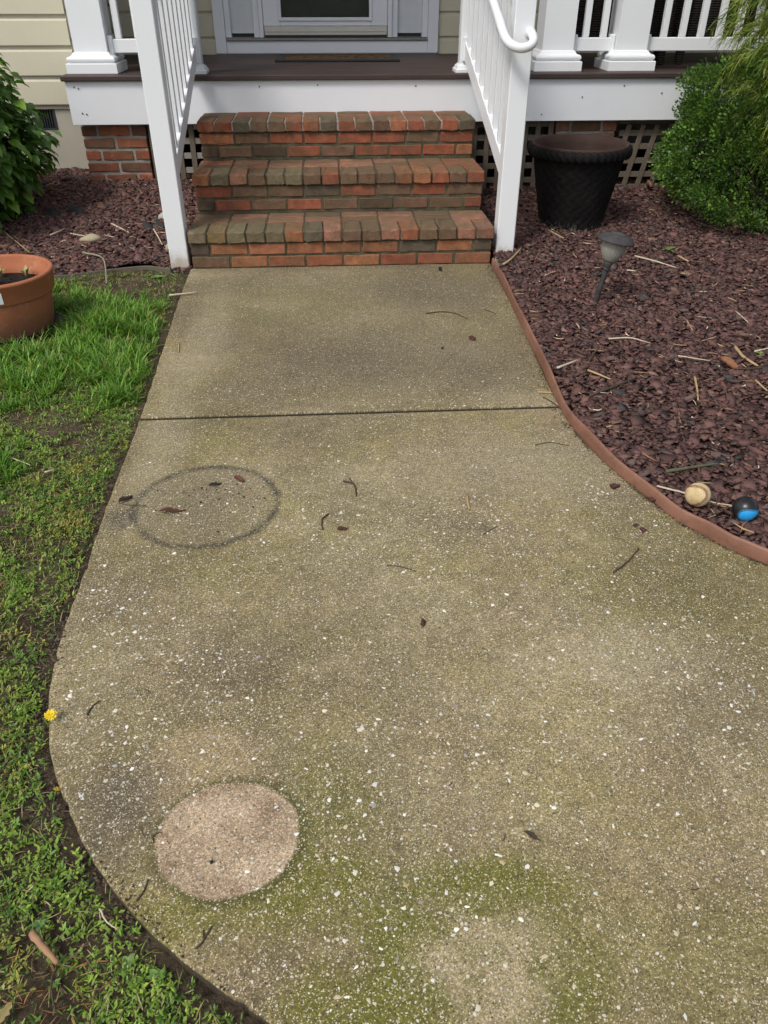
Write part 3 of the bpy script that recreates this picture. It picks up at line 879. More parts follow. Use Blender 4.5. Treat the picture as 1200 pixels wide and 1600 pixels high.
# columns
def column(cx, cy):
    c = empty('column', (cx, cy - FASCIA_Y, DECK_Z), porch)
    z = DECK_Z
    V, F = square_sweep([(0.1025, z + .10), (0.1025, 3.05)], cx, cy)
    ppart(MB().add(V, F), 'shaft', VINYL, c)
    pr = [(0.156, z + .001), (0.157, z + .004), (0.157, z + .054), (0.153, z + .058)]
    for i in range(9):
        a = -math.pi / 2 + math.pi * i / 8
        pr.append((0.132 + 0.017 * math.cos(a), z + .077 + 0.018 * math.sin(a)))
    pr += [(0.126, z + .097), (0.120, z + .101), (0.112, z + .113), (0.1035, z + .117)]
    V, F = square_sweep(pr, cx, cy)
    ppart(MB().add(V, F), 'column_base', VINYL, c)
    return c
COLY = 5.845
for cx in (-1.468, 1.520, 2.010, 4.9): column(cx, COLY)

def railing_run(x0, x1, xs, name='railing'):
    r = empty(name, ((x0 + x1) / 2, COLY - 0.03 - FASCIA_Y, DECK_Z), porch)
    ry = COLY - 0.03
    ppart(MB().box(x0, x1, ry - 0.022, ry + 0.022, 0.945, 1.022, .004), 'bottom_rail', VINYL, r)
    ppart(MB().box(x0, x1, ry - 0.03, ry + 0.03, 1.70, 1.78, .006), 'top_rail', VINYL, r)
    for a in (x0, x1):
        s = 1 if a == x0 else -1
        ppart(MB().box(min(a, a + s * 0.03) + (0.001 if s > 0 else 0), max(a, a + s * 0.03) - (0.001 if s < 0 else 0), ry - 0.034, ry + 0.034, 0.925, 1.040, .004), 'rail_bracket', VINYL, r)
    for x in xs:
        ppart(MB().box(x - 0.019, x + 0.019, ry - 0.019, ry + 0.019, 1.0225, 1.6995, .002), 'baluster', VINYL, r)
railing_run(-1.364, -0.866, [-1.295, -1.175, -1.055, -0.935])
railing_run(1.624, 1.906, [1.712, 1.830])
railing_run(2.114, 4.79, [2.235 + 0.1245 * i for i in range(20)])

# brick piers, each brick its own mesh
RED, ORG, SAL, GRY, BRN, DRK, OLV, YEL = (0.290, 0.088, 0.046), (0.325, 0.122, 0.058), (0.310, 0.140, 0.092), (0.104, 0.079, 0.056), (0.158, 0.088, 0.054), (0.088, 0.054, 0.036), (0.180, 0.142, 0.085), (0.265, 0.172, 0.070)
CODE = dict(R=RED, O=ORG, S=SAL, G=GRY, g=BRN, B=DRK, o=OLV, Y=YEL)
_bm_cache = {}
def brick_mesh(L, W, H, var, rough=0.0012):
    key = (round(L, 4), round(W, 4), round(H, 4), var, rough)
    if key in _bm_cache: return _bm_cache[key]
    r = random.Random(hash(key) & 0xffff)
    bm = bmesh.new()
    bmesh.ops.create_cube(bm, size=1)
    for q in bm.verts: q.co = Vector((q.co.x * L, q.co.y * W, q.co.z * H))
    long_e = [e for e in bm.edges if abs((e.verts[0].co - e.verts[1].co).x) > L * .9]
    bmesh.ops.subdivide_edges(bm, edges=long_e, cuts=2, use_grid_fill=True)
    sharp = [e for e in bm.edges if e.calc_face_angle(0) > 1.0]
    bmesh.ops.bevel(bm, geom=sharp, offset=min(0.0045, H * .2), segments=1, affect='EDGES')
    for q in bm.verts:
        q.co += Vector((r.gauss(0, rough), r.gauss(0, rough * 1.3), r.gauss(0, rough * 1.2)))
    me = bpy.data.meshes.new('brick')
    bm.to_mesh(me); bm.free()
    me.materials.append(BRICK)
    _bm_cache[key] = me
    return me
def place_brick(parent, cx, cy, cz, L, W, H, col, rotz=0.0, rough=0.0012):
    o = bpy.data.objects.new('brick', brick_mesh(L, W, H, rnd.randrange(6), rough))
    link(o, parent)
    base = Vector((0, 0, 0)); p = parent
    while p is not None:
        base += p.location; p = p.parent
    o.location = Vector((cx, cy, cz)) - base
    o.rotation_euler = (rnd.gauss(0, .004), rnd.gauss(0, .004), rotz + rnd.gauss(0, .004))
    k = rnd.uniform(0.80, 1.2)
    o.color = (col[0] * k, col[1] * k * rnd.uniform(.94, 1.06), col[2] * k, 1)
    return o
PIER_MORTAR = mortar_material('grey_pier_mortar', (0.20, 0.19, 0.17), (0.33, 0.32, 0.29))
def pier(x0, x1, yf, cols):
    p = empty('brick_pier', ((x0 + x1) / 2, yf + 0.2 - FASCIA_Y, 0), porch)
    ppart(MB().box(x0 + 0.006, x1 - 0.006, yf + 0.006, yf + 0.34, -0.05, 0.80), 'mortar', PIER_MORTAR, p)
    z = -0.028
    row = 0
    while z < 0.74:
        off = 0 if row % 2 == 0 else -0.105
        x = x0 + off
        i = 0
        while x < x1 - 0.02:
            a, b = max(x, x0), min(x + 0.198, x1)
            if b - a > 0.04:
                place_brick(p, (a + b) / 2, yf + 0.048, z + 0.029, b - a, 0.096, 0.057, rnd.choice(cols))
            x += 0.214
        for s, xe in ((1, x1), (-1, x0)):
            place_brick(p, xe - s * 0.048, yf + 0.215, z + 0.029, 0.21, 0.096, 0.057, rnd.choice(cols), math.pi / 2)
        z += 0.0735
        row += 1
pier(-1.602, -1.186, FASCIA_Y + 0.06, [RED, (0.21, 0.075, 0.045), (0.17, 0.07, 0.045), (0.20, 0.065, 0.036)])
pier(1.545, 1.960, FASCIA_Y + 0.06, [ORG, BRN, (0.20, 0.1, 0.06), BRN])

# lattice between piers: every slat its own mesh
def slat(parent, cx, cz, yf, L, w, ang, col=LATTICE):
    V, F = cbox(L, 0.007, w, 0.001)
    o = mesh_obj('slat', V, F, col, parent)
    base = Vector((0, 0, 0)); p = parent
    while p is not None:
        base += p.location; p = p.parent
    o.location = Vector((cx, yf, cz)) - base
    o.rotation_euler = (0, -ang, 0)
    return o
LITLAT = simple('lit_weathered_lattice', (0.26, 0.25, 0.225), 0.9, 0.3, 14, 0.4, 120, 0.2)  # lit, paler copy for left slats; right panels carry their shade as colour
def lattice(x0, x1, z0, z1, tilt=0.0, px=0.0865, pz=0.088, mat=LATTICE, mat_h=None):
    p = empty('lattice_panel', ((x0 + x1) / 2, 0.07, z0), porch)
    yv, yh = FASCIA_Y + 0.062, FASCIA_Y + 0.0695
    n = int((z1 - z0) / pz)
    for i in range(n + 1):
        z = z1 - 0.055 - i * pz
        if z < z0 - 0.05: break
        slat(p, (x0 + x1) / 2, z + rnd.uniform(-.003, .003), yh, x1 - x0 - 0.004, 0.036, rnd.uniform(-.004, .004), mat_h or mat)
    x = x0 + 0.02
    while x < x1 - 0.015:
        H = z1 - z0 - 0.01
        slat(p, x, (z0 + z1) / 2, yv, H / math.cos(tilt), 0.034, math.pi / 2 - tilt + rnd.uniform(-.006, .006), mat)
        x += px
    return p
lattice(-1.176, -0.745, 0.10, 0.592, 0, mat_h=LITLAT)
lattice(0.80, 1.535, 0.06, 0.592, 0)
lp = lattice(1.99, 4.4, 0.06, 0.530, rad(10.5), px=0.098)
V, F = cbox(2.44, 0.020, 0.05, .002)
o = mesh_obj('top_trim', V, F, LATTICE, lp); o.location = (0, 0.010, 0.495)

# ------------------------------------------------------------------ brick steps
steps = empty('brick_steps', (0.064, STEP_Y, 0))
tag(steps, 'three worn red and brown brick steps up to the porch', 'steps')
Z = (0.2008, 0.4148, 0.6296)
YF = (STEP_Y, STEP_Y + 0.400, STEP_Y + 0.825)
YB = FASCIA_Y - 0.006
RX0, RX1 = STEP_L + 0.012, STEP_R - 0.012
def spart(mb, name, mat):
    o = mb.build(name, mat, steps); o.location = -steps.location; return o
core = MB()
for i in range(3):
    zl = 0.002 if i == 0 else Z[i - 1] - 0.01
    core.box(RX0 + 0.005 + .0006 * i, RX1 - 0.005 - .0006 * i, YF[i] + 0.016 + 0.005, YB - .001 * i, zl, Z[i] - 0.0575)
spart(core, 'mortar', MORTAR)
caps = [MB(), MB(), MB()]
for i in range(3):
    caps[i].box(STEP_L + 0.009, STEP_R - 0.009, YF[i] + 0.010, (YF[i + 1] + 0.05 if i < 2 else YB - .003), Z[i] - 0.054, Z[i] - 0.0075)
spart(caps[0], 'mortar', MORTAR); spart(caps[1], 'mortar', MORTAR); spart(caps[2], 'mortar', MORTAR_PALE)
HEAD = ("oYoooOGSggSRggSS", "OoSgoogRgggOORgR", "RRGggROGRggORgRG")
UP = ("GOOOOOGOG", "RggGRgRg", "OgRRRRgR")
LO = ("gOORORRO", "BRgRgBggR", "BgBRgRRRO")
BK = (("SgSSgSgS", "gSSgSSgS"), ("gRSSSgRR", "RSgSSSgR"), ("gRRgRRRg", "gRgRgRRR"))
def riser_row(codes, zc, yf):
    n = len(codes)
    if n == 8:
        w = (RX1 - RX0) / 8; xs = [(RX0 + k * w, RX0 + (k + 1) * w) for k in range(8)]
    else:
        w = (RX1 - RX0) / 8
        xs = [(RX0, RX0 + w / 2)] + [(RX0 + w / 2 + k * w, RX0 + w / 2 + (k + 1) * w) for k in range(7)] + [(RX1 - w / 2, RX1)]
    for (a, b), c in zip(xs, codes):
        ja, jb = (0 if a == RX0 else .005), (0 if abs(b - RX1) < 1e-6 else .005)
        place_brick(steps, (a + b) / 2 + (ja - jb) / 2, yf + 0.048 + rnd.uniform(-.002, .002), zc + rnd.uniform(-.001, .001), b - a - ja - jb, 0.096, 0.0585, CODE[c])
for i in range(3):
    yr = YF[i] + 0.016
    zb = 0.0 if i == 0 else Z[i - 1]
    gap = (Z[i] - 0.0585 - zb) / 2
    riser_row(LO[i], zb + gap - 0.0335 if i else 0.0335, yr)
    riser_row(UP[i], zb + 2 * gap - 0.0385, yr)
    # headers of the nosing
    pw = (STEP_R - STEP_L) / 16
    for k, c in enumerate(HEAD[i]):
        place_brick(steps, STEP_L + (k + .5) * pw + rnd.uniform(-.0015, .0015), YF[i] + 0.099 + rnd.uniform(-.004, .003), Z[i] - 0.029 + rnd.uniform(-.0015, .0015), pw - 0.0095, 0.198, 0.0575, CODE[c], 0, 0.0019)
    # two rows of stretchers behind the headers
    depth = (YF[i + 1] + 0.016 if i < 2 else YB) - (YF[i] + 0.206)
    rowd = depth / 2
    w8 = (STEP_R - STEP_L) / 8
    for rI in range(2):
        for k, c in enumerate(BK[i][rI]):
            sh = 0.0
            place_brick(steps, STEP_L + (k + .5) * w8 + sh, YF[i] + 0.206 + rowd * (rI + .5), Z[i] - 0.0295 + rnd.uniform(-.002, .001), w8 - 0.010, rowd - 0.009, 0.0575, CODE[c])
    # flank courses
    for s, xe in ((1, RX1), (-1, RX0)):
        for zc in ((zb + gap - 0.0335 if i else 0.0335), zb + 2 * gap - 0.0385):
            yy = yr + 0.106
            while yy < YB - 0.06:
                l = min(0.203, YB - yy)
                place_brick(steps, xe - s * 0.048, yy + l / 2, zc, l - 0.004, 0.096, 0.0585, CODE[rnd.choice('RRgOBg')], math.pi / 2)
                yy += 0.213

# ------------------------------------------------------------------ stair railings
def sheared_rail(x0, x1, ya, za, yb, zb_, h):
    """rail of height h whose top edge runs from (ya, za) to (yb, zb_)"""
    V = [(x, y_, z_ - d) for x in (x0, x1) for (y_, z_) in ((ya, za), (yb, zb_)) for d in (0, h)]
    F = [(0, 1, 3, 2), (4, 6, 7, 5), (0, 2, 6, 4), (1, 5, 7, 3), (0, 4, 5, 1), (2, 3, 7, 6)]
    return V, F
def stair_railing(xn, xu, yn, label, inner):
    """newel centre xn at yn, upper post centre xu on the deck"""
    r = empty('stair_railing', (xn, yn, 0))
    tag(r, label, 'railing', 'railings flanking the brick steps')
    def part(mb, name, mat, parent=r):
        o = mb.build(name, mat); o.parent = parent
        o.location = -r.location if parent is r else (0, 0, 0)
        return o
    n = part(MB().box(xn - .051, xn + .051, yn - .051, yn + .051, -0.05, 1.46, .004), 'newel_post', NEWEL)
    V, F = square_sweep([(0.06, 1.461), (0.064, 1.465), (0.064, 1.485), (0.05, 1.50), (0.01, 1.53)], xn, yn)
    part(MB().add(V, F), 'post_cap', VINYL)
    yu = 5.712
    part(MB().box(xu - .046, xu + .046, yu - .046, yu + .046, DECK_Z + .001, 1.98, .004), 'upper_post', VINYL)
    V, F = square_sweep([(0.074, DECK_Z + .0015), (0.074, DECK_Z + .018), (0.066, DECK_Z + .024), (0.062, DECK_Z + .036), (0.052, DECK_Z + .045), (0.047, DECK_Z + .05)], xu, yu)
    part(MB().add(V, F), 'post_skirt', VINYL)
    ya, yb = yn + .052, yu - .047
    za, zb_ = 0.493 + 0.4435 * (ya - 4.486), 0.493 + 0.4435 * (yb - 4.486)
    def xm(y_): return xn + (xu - xn) * (y_ - yn) / (yu - yn)
    def slope_part(h, dz, hw, name):
        V = []
        for y_, z_ in ((ya, za + dz), (yb, zb_ + dz)):
            for x_ in (xm(y_) - hw, xm(y_) + hw):
                for d in (0, h): V.append((x_, y_, z_ - d))
        F = [(0, 1, 3, 2), (4, 6, 7, 5), (0, 2, 6, 4), (1, 5, 7, 3), (0, 4, 5, 1), (2, 3, 7, 6)]
        return part(MB().add(V, F), name, VINYL)
    slope_part(0.098, 0.0, 0.024, 'bottom_rail')
    slope_part(0.085, 0.80, 0.030, 'top_rail')
    V = None
    for (y_, z_) in ((ya, za), (yb, zb_)):
        s = 1 if y_ == ya else -1
        part(MB().box(xm(y_) - .034, xm(y_) + .034, min(y_ + .0005 * s, y_ + s * .02), max(y_ + .0005 * s, y_ + s * .02), z_ - .115, z_ + .02, .003), 'rail_bracket', VINYL)
    nb = 9
    for k in range(nb):
        y_ = ya + 0.062 + k * (yb - ya - 0.124) / (nb - 1)
        z_ = za + (zb_ - za) * (y_ - ya) / (yb - ya)
        V, F = cbox(0.036, 0.036, 0.735, .002)
        part(MB().add([(p[0] + xm(y_), p[1] + y_, p[2] + z_ + 0.352) for p in V], F), 'baluster', VINYL)
    return r, part
stair_railing(-0.848, -0.822, 4.432, 'white stair railing left of the steps, without a round handrail', 1)
rr, rpart = stair_railing(0.985, 0.914, 4.444, 'white stair railing right of the steps, carrying a round handrail', -1)
# round handrail that curls back into the newel's face
hp = [(0.815, 5.62, 1.715), (0.845, 5.0, 1.42), (0.865, 4.68, 1.262), (0.872, 4.46, 1.165), (0.882, 4.36, 1.108), (0.905, 4.315, 1.077), (0.945, 4.293, 1.062), (0.985, 4.292, 1.066), (1.012, 4.305, 1.082), (1.020, 4.335, 1.102), (1.016, 4.365, 1.116), (1.012, 4.40, 1.122)]
V, F = tube(catmull(hp, 7), 0.0215, 20)
hr = rpart(MB().add(V, F), 'handrail', VINYL)
hr.data.polygons.foreach_set('use_smooth', [True] * len(hr.data.polygons))
V, F = lathe([(0.0, 0.0), (0.027, 0.0), (0.027, 0.004), (0.0, 0.0045)], 20)
fl = mesh_obj('flange', V, F, VINYL, hr); fl.location = (1.013, 4.3925, 1.122); fl.rotation_euler = (math.pi / 2, 0, 0)
for (y_, z_) in ((4.50, 1.158), (5.3, 1.535)):
    V, F = tube([(0.868, y_, z_ - .018), (0.885, y_, z_ - .05), (0.94, y_, z_ - .06)], 0.008, 8)
    mesh_obj('handrail_bracket', V, F, VINYL, hr)

# ------------------------------------------------------------------ door mat and wicker chairs on the porch
mt = empty('door_mat', (0.095, 6.70, DECK_Z))
tag(mt, 'brown coir door mat with black rubber border before the door', 'door mat')
def mpart(mb, name, mat):
    o = mb.build(name, mat, mt); return o
mpart(MB().box(-.455, .455, -.235, -.165, 0.001, .018, .004).box(-.455, .455, .165, .235, 0.001, .018, .004).box(-.455, -.385, -.1645, .1645, 0.001, .0178, .004).box(.385, .455, -.1645, .1645, 0.001, .0178, .004), 'rubber_border', simple('mat_rubber', (0.008, 0.009, 0.010), .6, .3, 30))
mpart(MB().box(-.384, .384, -.164, .164, 0.001, .021, .003), 'coir_centre', mat_material())

WICK = wicker_material()
def wicker_chair(loc, rz, label):
    c = empty('wicker_chair', loc, None, (0, 0, rz))
    tag(c, label, 'chair', 'wicker chairs on the porch')
    def part(mb, name):
        return mb.build(name, WICK, c)
    # back with a curved top, facing +y (its rear towards the yard)
    V, F = [], []
    n = 13
    for i in range(n):
        u = i / (n - 1) * 2 - 1
        x = u * 0.31
        top = 0.96 - 0.10 * u * u
        yb = -0.27 + 0.05 * u * u
        for (yy, zz) in ((yb, 0.16), (yb - 0.035, top), (yb - 0.02, top + 0.02), (yb + 0.015, top), (yb + 0.05, 0.16)):
            V.append((x, yy, zz))
    for i in range(n - 1):
        for j in range(5):
            j2 = (j + 1) % 5
            F.append((i * 5 + j, (i + 1) * 5 + j, (i + 1) * 5 + j2, i * 5 + j2))
    F.append((0, 1, 2, 3, 4)); F.append(tuple((n - 1) * 5 + k for k in (4, 3, 2, 1, 0)))
    part(MB().add(V, F), 'backrest')
    for s in (-1, 1):
        part(MB().box(s * .345 - .04, s * .345 + .04, -.26, .30, 0.16, .60, .012).box(s * .345 - .052, s * .345 + .052, -.262, .32, .601, .64, .015), 'arm')
        for yy in (-.24, .27):
            part(MB().box(s * .33 - .025, s * .33 + .025, yy - .025, yy + .025, 0.001, .159, .004), 'leg')
    part(MB().box(-.304, .304, -.20, .29, .20, .34, .01), 'seat')
    V, F = cbox(.58, .46, .10, .03)
    o = mesh_obj('cushion', [(p[0], p[1] + .04, p[2] + .392) for p in V], F, simple('dark_cushion', (0.03, 0.028, 0.027), .9, .2, 30), c)
wicker_chair((2.02, 6.36, DECK_Z), rad(4), 'dark wicker chair seen between the paired white columns')
wicker_chair((2.86, 6.40, DECK_Z), rad(-3), 'dark wicker chair behind the balusters right of the paired columns')

# ------------------------------------------------------------------ bed edging
def edging(line, h, thick, name, mat, label, zfun, cat='edging'):
    n = len(line)
    T = np.gradient(line, axis=0); T /= np.linalg.norm(T, axis=1)[:, None]
    N = np.stack([T[:, 1], -T[:, 0]], 1)
    pr = [(-.5, -0.06), (-.5, h * .55), (-.42, h * .85), (-.2, h), (.2, h), (.42, h * .85), (.5, h * .55), (.5, -0.06)]
    V, F = [], []
    for i in range(n):
        z0 = zfun(*line[i])
        for a, z in pr:
            V.append((line[i][0] + N[i][0] * a * thick, line[i][1] + N[i][1] * a * thick, z + z0))
    m = len(pr)
    for i in range(n - 1):
        for k in range(m - 1):
            F.append((i * m + k, i * m + k + 1, (i + 1) * m + k + 1, (i + 1) * m + k))
    o = mesh_obj(name, V, F, mat, None, True)
    tag(o, label, cat)
    return o
wav = lambda x, y: 0.004 * math.sin(5 * x + 3 * y) + 0.003 * math.sin(11 * y + 2) - 0.004
edging(CR + np.stack([0.006 + 0.004 * np.sin(np.arange(len(CR)) * .55), 0.003 * np.sin(np.arange(len(CR)) * .8 + 1)], 1), 0.050, 0.013, 'bed_edging', EDGING, 'reddish brown plastic edging curving along the right mulch bed', wav)
EDGEGREY = simple('grey_green_edging', (0.105, 0.098, 0.066), 0.7, 0.3, 25, 0.2, 60)
edging(BED_EDGE_L, 0.015, 0.006, 'bed_edging', EDGEGREY, 'thin grey green edging strip between lawn and left mulch bed', lambda x, y: -0.008 + 0.006 * math.sin(6 * x))

# ------------------------------------------------------------------ planter, pot, lamp, balls, stones
def rope_planter():
    p = empty('planter', (1.499, 4.912, float(bed_h(1.5, 4.8)) - 0.012))
    tag(p, 'large empty black planter with basket weave sides and rope rim', 'planter')
    DK = NT('black_planter_resin', 0.70, 0.16)
    colr = DK.mix(DK.ramp(DK.noise(7, 6, .7), [(.4, 0.0), (.7, 1.0)]), (0.0060, 0.0056, 0.0056), (0.013, 0.0115, 0.0110))
    sx = DK.node('ShaderNodeSeparateXYZ'); DK.put(sx.inputs[0], DK.co())
    low = DK.maprange(DK.math('ADD', sx.outputs[2], DK.math('MULTIPLY', DK.noise(14, 6, .8), .12)), .07, .15, 1.0, 0.0)
    colr = DK.mix(DK.math('MULTIPLY', low, DK.ramp(DK.noise(45, 5, .8), [(.50, 0.0), (.62, .9)])), colr, (0.16, 0.15, 0.125))
    DKM = DK.out(colr, None, DK.bump(DK.noise(120, 4), .2, .003))
    INN = simple('brown_planter_inside', (0.050, 0.030, 0.024), 0.8, 0.45, 9, 0.2, 60, 0.2)
    H = 0.486
    def rad_at(z): return 0.178 + (0.268 - 0.178) * (z / 0.44) ** 0.9
    # woven wall: bands of over-and-under strips as relief
    n, m = 180, 64
    V, F = [], []
    for j in range(m):
        z = 0.002 + 0.445 * j / (m - 1)
        for i in range(n):
            a = 2 * math.pi * i / n
            u, w = a / (2 * math.pi) * 22, z / 0.075
            s1, s2 = (u + w) % 1.0, (u - w) % 1.0
            cell = (int(math.floor(u + w)) + int(math.floor(u - w))) % 2
            e1 = min(s1, 1 - s1) * 2; e2 = min(s2, 1 - s2) * 2
            d = (math.sqrt(max(0, e1)) if cell else math.sqrt(max(0, e2))) * 0.0060
            if z < 0.035 or z > 0.425: d = 0.006
            r = rad_at(z) + d
            V.append((r * math.cos(a), r * math.sin(a), z))
    for j in range(m - 1):
        for i in range(n):
            k = (i + 1) % n
            F.append((j * n + i, j * n + k, (j + 1) * n + k, (j + 1) * n + i))
    mesh_obj('woven_wall', V, F, DKM, p, True)
    V, F = lathe([(0.0, 0.06), (0.17, 0.06), (0.262, 0.44), (0.268, H - .002), (0.286, H + 0.002), (0.288, H - .012), (0.272, 0.43)], 72)
    mesh_obj('liner', V, F, INN, p, True)
    # rope rim: twisted ridges
    V, F = [], []
    n, m = 440, 14
    for i in range(n):
        a = 2 * math.pi * i / n
        for k in range(m):
            b = 2 * math.pi * k / m
            tw = (a * 44 + 1.6 * b) / (2 * math.pi)
            rr_ = 0.0175 + 0.0105 * abs(math.sin(math.pi * tw)) ** 0.8
            r = 0.2925 + rr_ * math.cos(b) * 0.55
            V.append((r * math.cos(a), r * math.sin(a), 0.447 + rr_ * math.sin(b) * 1.15))
    for i in range(n):
        j = (i + 1) % n
        for k in range(m):
            k2 = (k + 1) % m
            F.append((i * m + k, j * m + k, j * m + k2, i * m + k2))
    mesh_obj('rope_rim', V, F, DKM, p, True)
    V, F = lathe([(0.0, 0.0), (0.185, 0.0), (0.192, 0.008), (0.192, 0.02), (0.183, 0.03)], 60)
    mesh_obj('foot_ring', V, F, DKM, p, True)
rope_planter()

def terracotta_pot():
    gx_, gy_ = -1.505, 3.533
    z0 = 0.002
    sc = empty('plant_saucer', (gx_, gy_, z0))
    V, F = lathe([(0.0, 0.0), (0.205, 0.0), (0.232, 0.020), (0.236, 0.020), (0.234, 0.016), (0.208, 0.004), (0.0, 0.004)], 60)
    bpy.data.objects.remove(sc)
    s = mesh_obj('plant_saucer', V, F, BLACK, None, True, (gx_, gy_, z0))
    tag(s, 'shallow black saucer under the terracotta pot', 'saucer')
    p = empty('terracotta_pot', (gx_, gy_, z0 + 0.005))
    tag(p, 'terracotta pot with dark soil and seedlings on the lawn', 'plant pot')
    V, F = lathe([(0.0, 0.002), (0.188, 0.002), (0.199, 0.010), (0.222, 0.166), (0.222, 0.168)], 72)
    mesh_obj('body', V, F, TERRA, p, True)
    V, F = lathe([(0.219, 0.166), (0.233, 0.168), (0.236, 0.174), (0.245, 0.246), (0.249, 0.250), (0.249, 0.257), (0.243, 0.263), (0.232, 0.262), (0.228, 0.254), (0.224, 0.226), (0.214, 0.216), (0.205, 0.19), (0.20, 0.15)], 72)
    mesh_obj('rim', V, F, TERRA, p, True)
    # potting soil
    V = [(0, 0, 0.192)]; F = []
    R, S = 10, 40
    for i in range(1, R + 1):
        for k in range(S):
            a = 2 * math.pi * k / S
            r = 0.207 * i / R
            V.append((r * math.cos(a), r * math.sin(a), 0.186 + rnd.uniform(-.006, .008) * (i < R)))
    for k in range(S): F.append((0, 1 + k, 1 + (k + 1) % S))
    for i in range(R - 1):
        for k in range(S):
            a, b = 1 + i * S + k, 1 + i * S + (k + 1) % S
            F.append((a, a + S, b + S, b))
    mesh_obj('potting_soil', V, F, simple('black_potting_soil', (0.020, 0.016, 0.013), .95, .5, 60, .9, 150, .15), p)
    PALE = simple('pale_seedling', (0.30, 0.30, 0.12), .6, .25, 30)
    for (sx, sy, h) in ((0.085, 0.13, 0.05), (-0.035, 0.14, 0.042), (0.15, 0.06, 0.02)):
        mb = MB()
        for q in range(5):
            a = q * 1.3 + sx * 20
            dx, dy = math.cos(a), math.sin(a)
            L = h * rnd.uniform(.8, 1.2)
            b = Vector((sx, sy, 0.188))
            mid = b + Vector((dx * L * .35, dy * L * .35, L * .7)); tip = b + Vector((dx * L * .8, dy * L * .8, L * 1.0))
            side = Vector((-dy, dx, 0)) * L * .18
            mb.add([b - side * .3, b + side * .3, mid + side, mid - side, tip], [(0, 1, 2, 3), (3, 2, 4)])
        mb.build('seedling', PALE, p)
    # paper sticker on the rim
    STICK_W = simple('white_sticker', (0.72, 0.76, 0.78), .6, .08, 40)
    V, F = [], []
    for i in range(5):
        a = rad(-96) + 0.515 * i / 4
        for r, z in ((0.2395, 0.182), (0.2455, 0.232)):
            V.append((r * math.cos(a) * 1.003, r * math.sin(a) * 1.003, z))
    for i in range(4): F.append((2 * i, 2 * i + 2, 2 * i + 3, 2 * i + 1))
    o = mesh_obj('sticker', V, F, STICK_W, p, True)
    for k in range(5):
        V2 = []
    mb = MB()
    for j in range(2):
        z = 0.200 + 0.016 * j
        r = 0.2395 + (0.2455 - 0.2395) * (z - .182) / .05
        vv = []
        for i in range(4):
            a = rad(-96) + 0.08 + 0.36 * i / 3
            for dz in (0, 0.007): vv.append(((r + .0012) * math.cos(a) * 1.003, (r + .0012) * math.sin(a) * 1.003, z + dz))
        mb.add(vv, [(2 * i, 2 * i + 2, 2 * i + 3, 2 * i + 1) for i in range(3)])
    mb.build('sticker_print', simple('blue_print', (0.08, 0.30, 0.42), .6, .1, 40), o)
terracotta_pot()

def solar_light():
    base = Vector((1.285, 3.62, float(bed_h(1.285, 3.62))))
    p = empty('solar_light', base, None, (rad(-3), rad(11), 0))
    p.scale = (1.08, 1.08, 1.05)
    tag(p, 'leaning grey solar path light staked in the mulch', 'path light')
    G = NT('faded_black_plastic', 0.75, 0.18)
    col = G.mix(G.ramp(G.noise(25, 5, .7), [(.35, 0.0), (.7, 1.0)]), (0.036, 0.034, 0.036), (0.078, 0.073, 0.075))
    GM = G.out(col, None, G.bump(G.noise(90, 4), .15, .003))
    V, F = lathe([(0.0, -0.10), (0.011, -0.06), (0.0115, 0.155), (0.013, 0.160), (0.0, 0.160)], 20)
    mesh_obj('stake', V, F, GM, p, True)
    V, F = lathe([(0.0, 0.156), (0.0145, 0.157), (0.0150, 0.166), (0.013, 0.168), (0.0165, 0.172), (0.0165, 0.180), (0.020, 0.186), (0.022, 0.196), (0.0, 0.197)], 24)
    mesh_obj('collar', V, F, GM, p, True)
    # ribbed clear lens
    LENS = NT('clouded_clear_plastic', 0.25, 0.5)
    LENS.b.inputs['Base Color'].default_value = (0.36, 0.36, 0.31, 1)
    LENS.b.inputs['Transmission Weight'].default_value = 0.30
    LENS.b.inputs['IOR'].default_value = 1.25
    V, F = [], []
    n = 96
    pr = [(0.020, 0.193), (0.031, 0.206), (0.044, 0.228), (0.052, 0.252), (0.055, 0.278), (0.055, 0.286)]
    for side in (0, 1):
        q = pr if side == 0 else [(r - .0022, z + .001) for r, z in pr[::-1]]
        for r, z in q:
            for i in range(n):
                a = 2 * math.pi * i / n
                rr_ = r * (1 + (0.028 if i % 4 < 2 else 0))
                V.append((rr_ * math.cos(a), rr_ * math.sin(a), z))
    m = len(pr) * 2
    for j in range(m):
        j2 = (j + 1) % m
        for i in range(n):
            k = (i + 1) % n
            F.append((j * n + i, j * n + k, j2 * n + k, j2 * n + i))
    mesh_obj('lens', V, F, LENS.m, p, True)
    V, F = lathe([(0.0, 0.197), (0.010, 0.198), (0.007, 0.215), (0.004, 0.245), (0.0, 0.246)], 12)
    mesh_obj('bulb_post', V, F, simple('green_grey_plastic', (0.06, 0.08, 0.065), .5), p, True)
    V, F = lathe([(0.0, 0.284), (0.058, 0.284), (0.083, 0.285), (0.0845, 0.289), (0.082, 0.295), (0.070, 0.307), (0.056, 0.318), (0.050, 0.321), (0.046, 0.321), (0.0455, 0.319), (0.0, 0.319)], 56)
    mesh_obj('cap', V, F, GM, p, True)
    V, F = cbox(0.052, 0.052, 0.003, .001)
    o = mesh_obj('solar_panel', V, F, simple('dusty_solar_cell', (0.075, 0.075, 0.07), .35, .3, 40), p); o.location = (0, 0, 0.3206)
    V, F = lathe([(0.040, 0.3192), (0.040, 0.3225), (0.0445, 0.3225), (0.0445, 0.3192)], 40)
    mesh_obj('panel_ring', V, F, GM, p, True)
solar_light()

